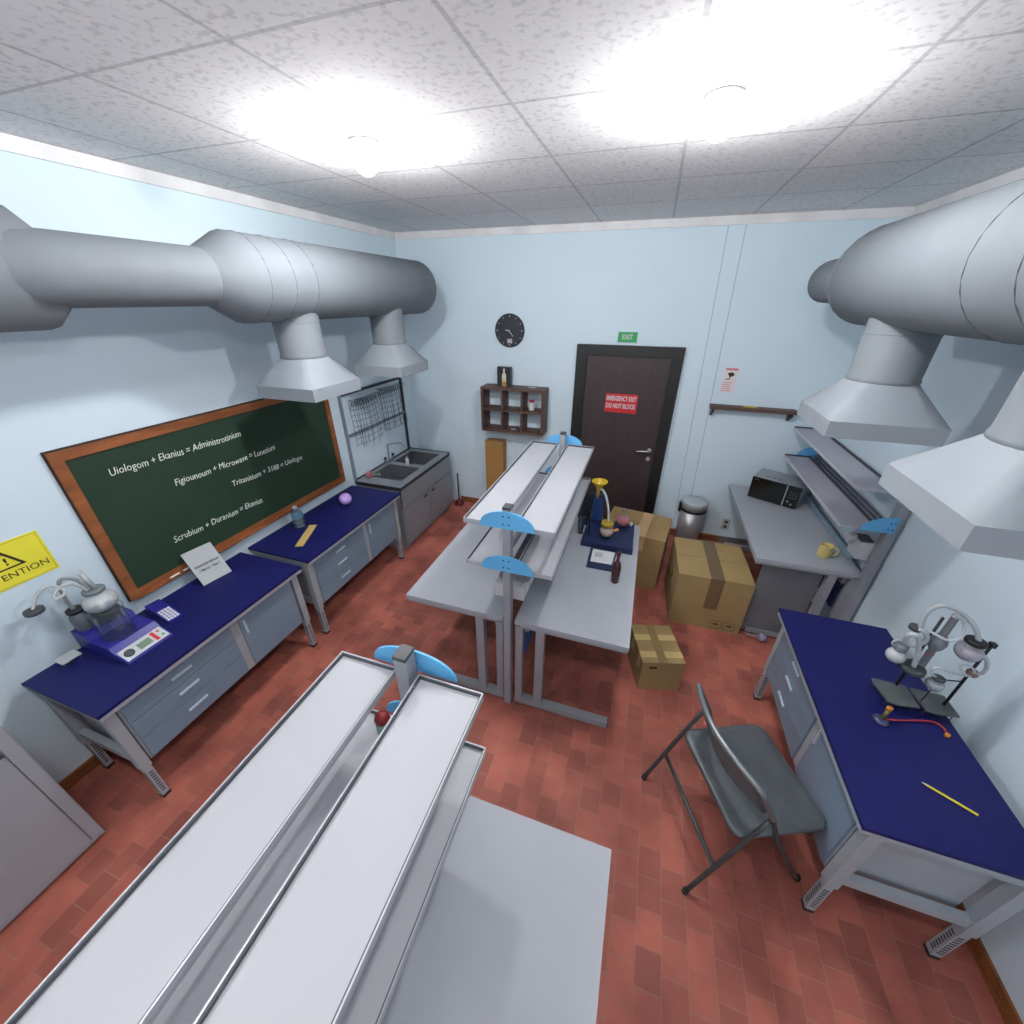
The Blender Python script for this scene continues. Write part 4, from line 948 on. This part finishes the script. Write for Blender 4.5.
MB((1.455, 1.70, .75)).ball((1.494, 1.695, 1.016), .020, 14, 8).build('boss_clamp', mat('clamp_pink', (128, 92, 94), .5), c2)
hose('white hose curving down from the pinkish flask to the clamp below it', [(1.452, 1.672, 1.136), (1.474, 1.67, 1.128), (1.498, 1.672, 1.088), (1.506, 1.676, 1.045), (1.500, 1.684, 1.026)], .0075)
hose('thin white hose coiled in a small loop beside the wall side rod', [(1.486, 1.68, 1.030), (1.470, 1.675, 1.055), (1.445, 1.675, 1.066), (1.428, 1.675, 1.052), (1.452, 1.672, 1.024), (1.480, 1.675, 1.012)], .0045)
hose('thin white hose running from the clamp to the small bottom flask', [(1.476, 1.686, 1.002), (1.429, 1.68, 1.008), (1.374, 1.68, 1.020), (1.355, 1.68, 1.014), (1.362, 1.68, .980), (1.384, 1.68, .966)], .0050)
sfk = round_flask('round_flask', 'small milky round flask with a dark stopper low on the wall side stand', (1.396, 1.68, .893), .031, MILK, None, .003, .012, .8)
MB().lathe([(.014, .060), (.022, .063), (.022, .074), (.018, .076)], (0, 0, 0), 20).build('stopper', STOP, sfk)
MB((1.455, 1.70, .75)).tube([(1.490, 1.70, .955), (1.43, 1.69, .953), (1.398, 1.682, .953)], .0028, 6, 1).build('clamp_arm', BLACK, c2).location = (0, 0, 0)
MB((1.455, 1.70, .75)).tube([(1.400, 1.683, .895), (1.402, 1.69, .801)], .0024, 6, 1).build('prop', BLACK, c2).location = (0, 0, 0)
bu = thing('gas_burner', 'small brass gas burner with a red hose on the right navy bench', 'burner', (1.222, 1.566, .75))
MB().lathe([(.030, 0), (.032, .004), (.022, .012), (.010, .016)], (0, 0, 0), 24).build('base', mat('burner_base', (84, 84, 116), .3, .4), bu)
MB().lathe([(.008, .014), (.008, .074)], (0, 0, 0), 16).build('barrel', mat('burner_barrel', (136, 124, 78), .3, .4), bu)
MB().lathe([(.0095, .072), (.011, .075), (.011, .092), (.008, .094)], (0, 0, 0), 16).build('nozzle', BRASS, bu)
MB().tube([(.008, .002, .012), (.08, .022, .008), (.15, .045, .008), (.215, .058, .008), (.238, .038, .008), (.236, .012, .008)], .0042, 8, 6).build('gas_hose', REDH, bu)
MB().lathe([(.009, .0), (.010, .006), (.008, .016)], (.235, .002, 0), 14).build('hose_end', BRASS, bu)
pc = thing('pencil', 'yellow pencil lying on the right navy bench near the photo edge', 'pencil', (1.318, 1.268, .7545))
dv = (Vector((1.25, 1.307, 0)) - Vector((1.321, 1.268, 0))).normalized()
MB().cyl(dv * -.075, dv * .06, .0042, seg=6, smooth=False).build('shaft', PENCIL, pc); MB().cyl(dv * .06, dv * .077, .0042, .0012, seg=6).build('tip', mat('pencil_tip', (226, 214, 170), .6), pc)

# ---------------------------------------------------------------- camera and world
R = [[0.9490356555968077, 0.15251558483931985, -0.27580848570531247], [0.3151531465425287, -0.45053148147673727, 0.8352843099344796], [0.0031334693680949285, -0.8796365048015552, -0.47563620634916204]]
cd = bpy.data.cameras.new('camera'); cd.sensor_fit = 'HORIZONTAL'; cd.sensor_width = 36.0; cd.lens = 36.0 * 392.896 / 1024; cd.clip_start = .02
co = bpy.data.objects.new('camera', cd); COL.objects.link(co)
M = Matrix(((R[0][0], -R[0][1], -R[0][2], 0), (R[1][0], -R[1][1], -R[1][2], 0), (R[2][0], -R[2][1], -R[2][2], 2.4), (0, 0, 0, 1)))
co.matrix_world = M; S.camera = co
w = bpy.data.worlds.new('world'); S.world = w; w.use_nodes = True
w.node_tree.nodes['Background'].inputs[0].default_value = (.75, .82, .9, 1); w.node_tree.nodes['Background'].inputs[1].default_value = .75
S.view_settings.view_transform = 'Standard'; S.view_settings.look = 'None'; S.view_settings.exposure = 0.92; S.view_settings.gamma = 1.0
S.view_settings.use_curve_mapping = False
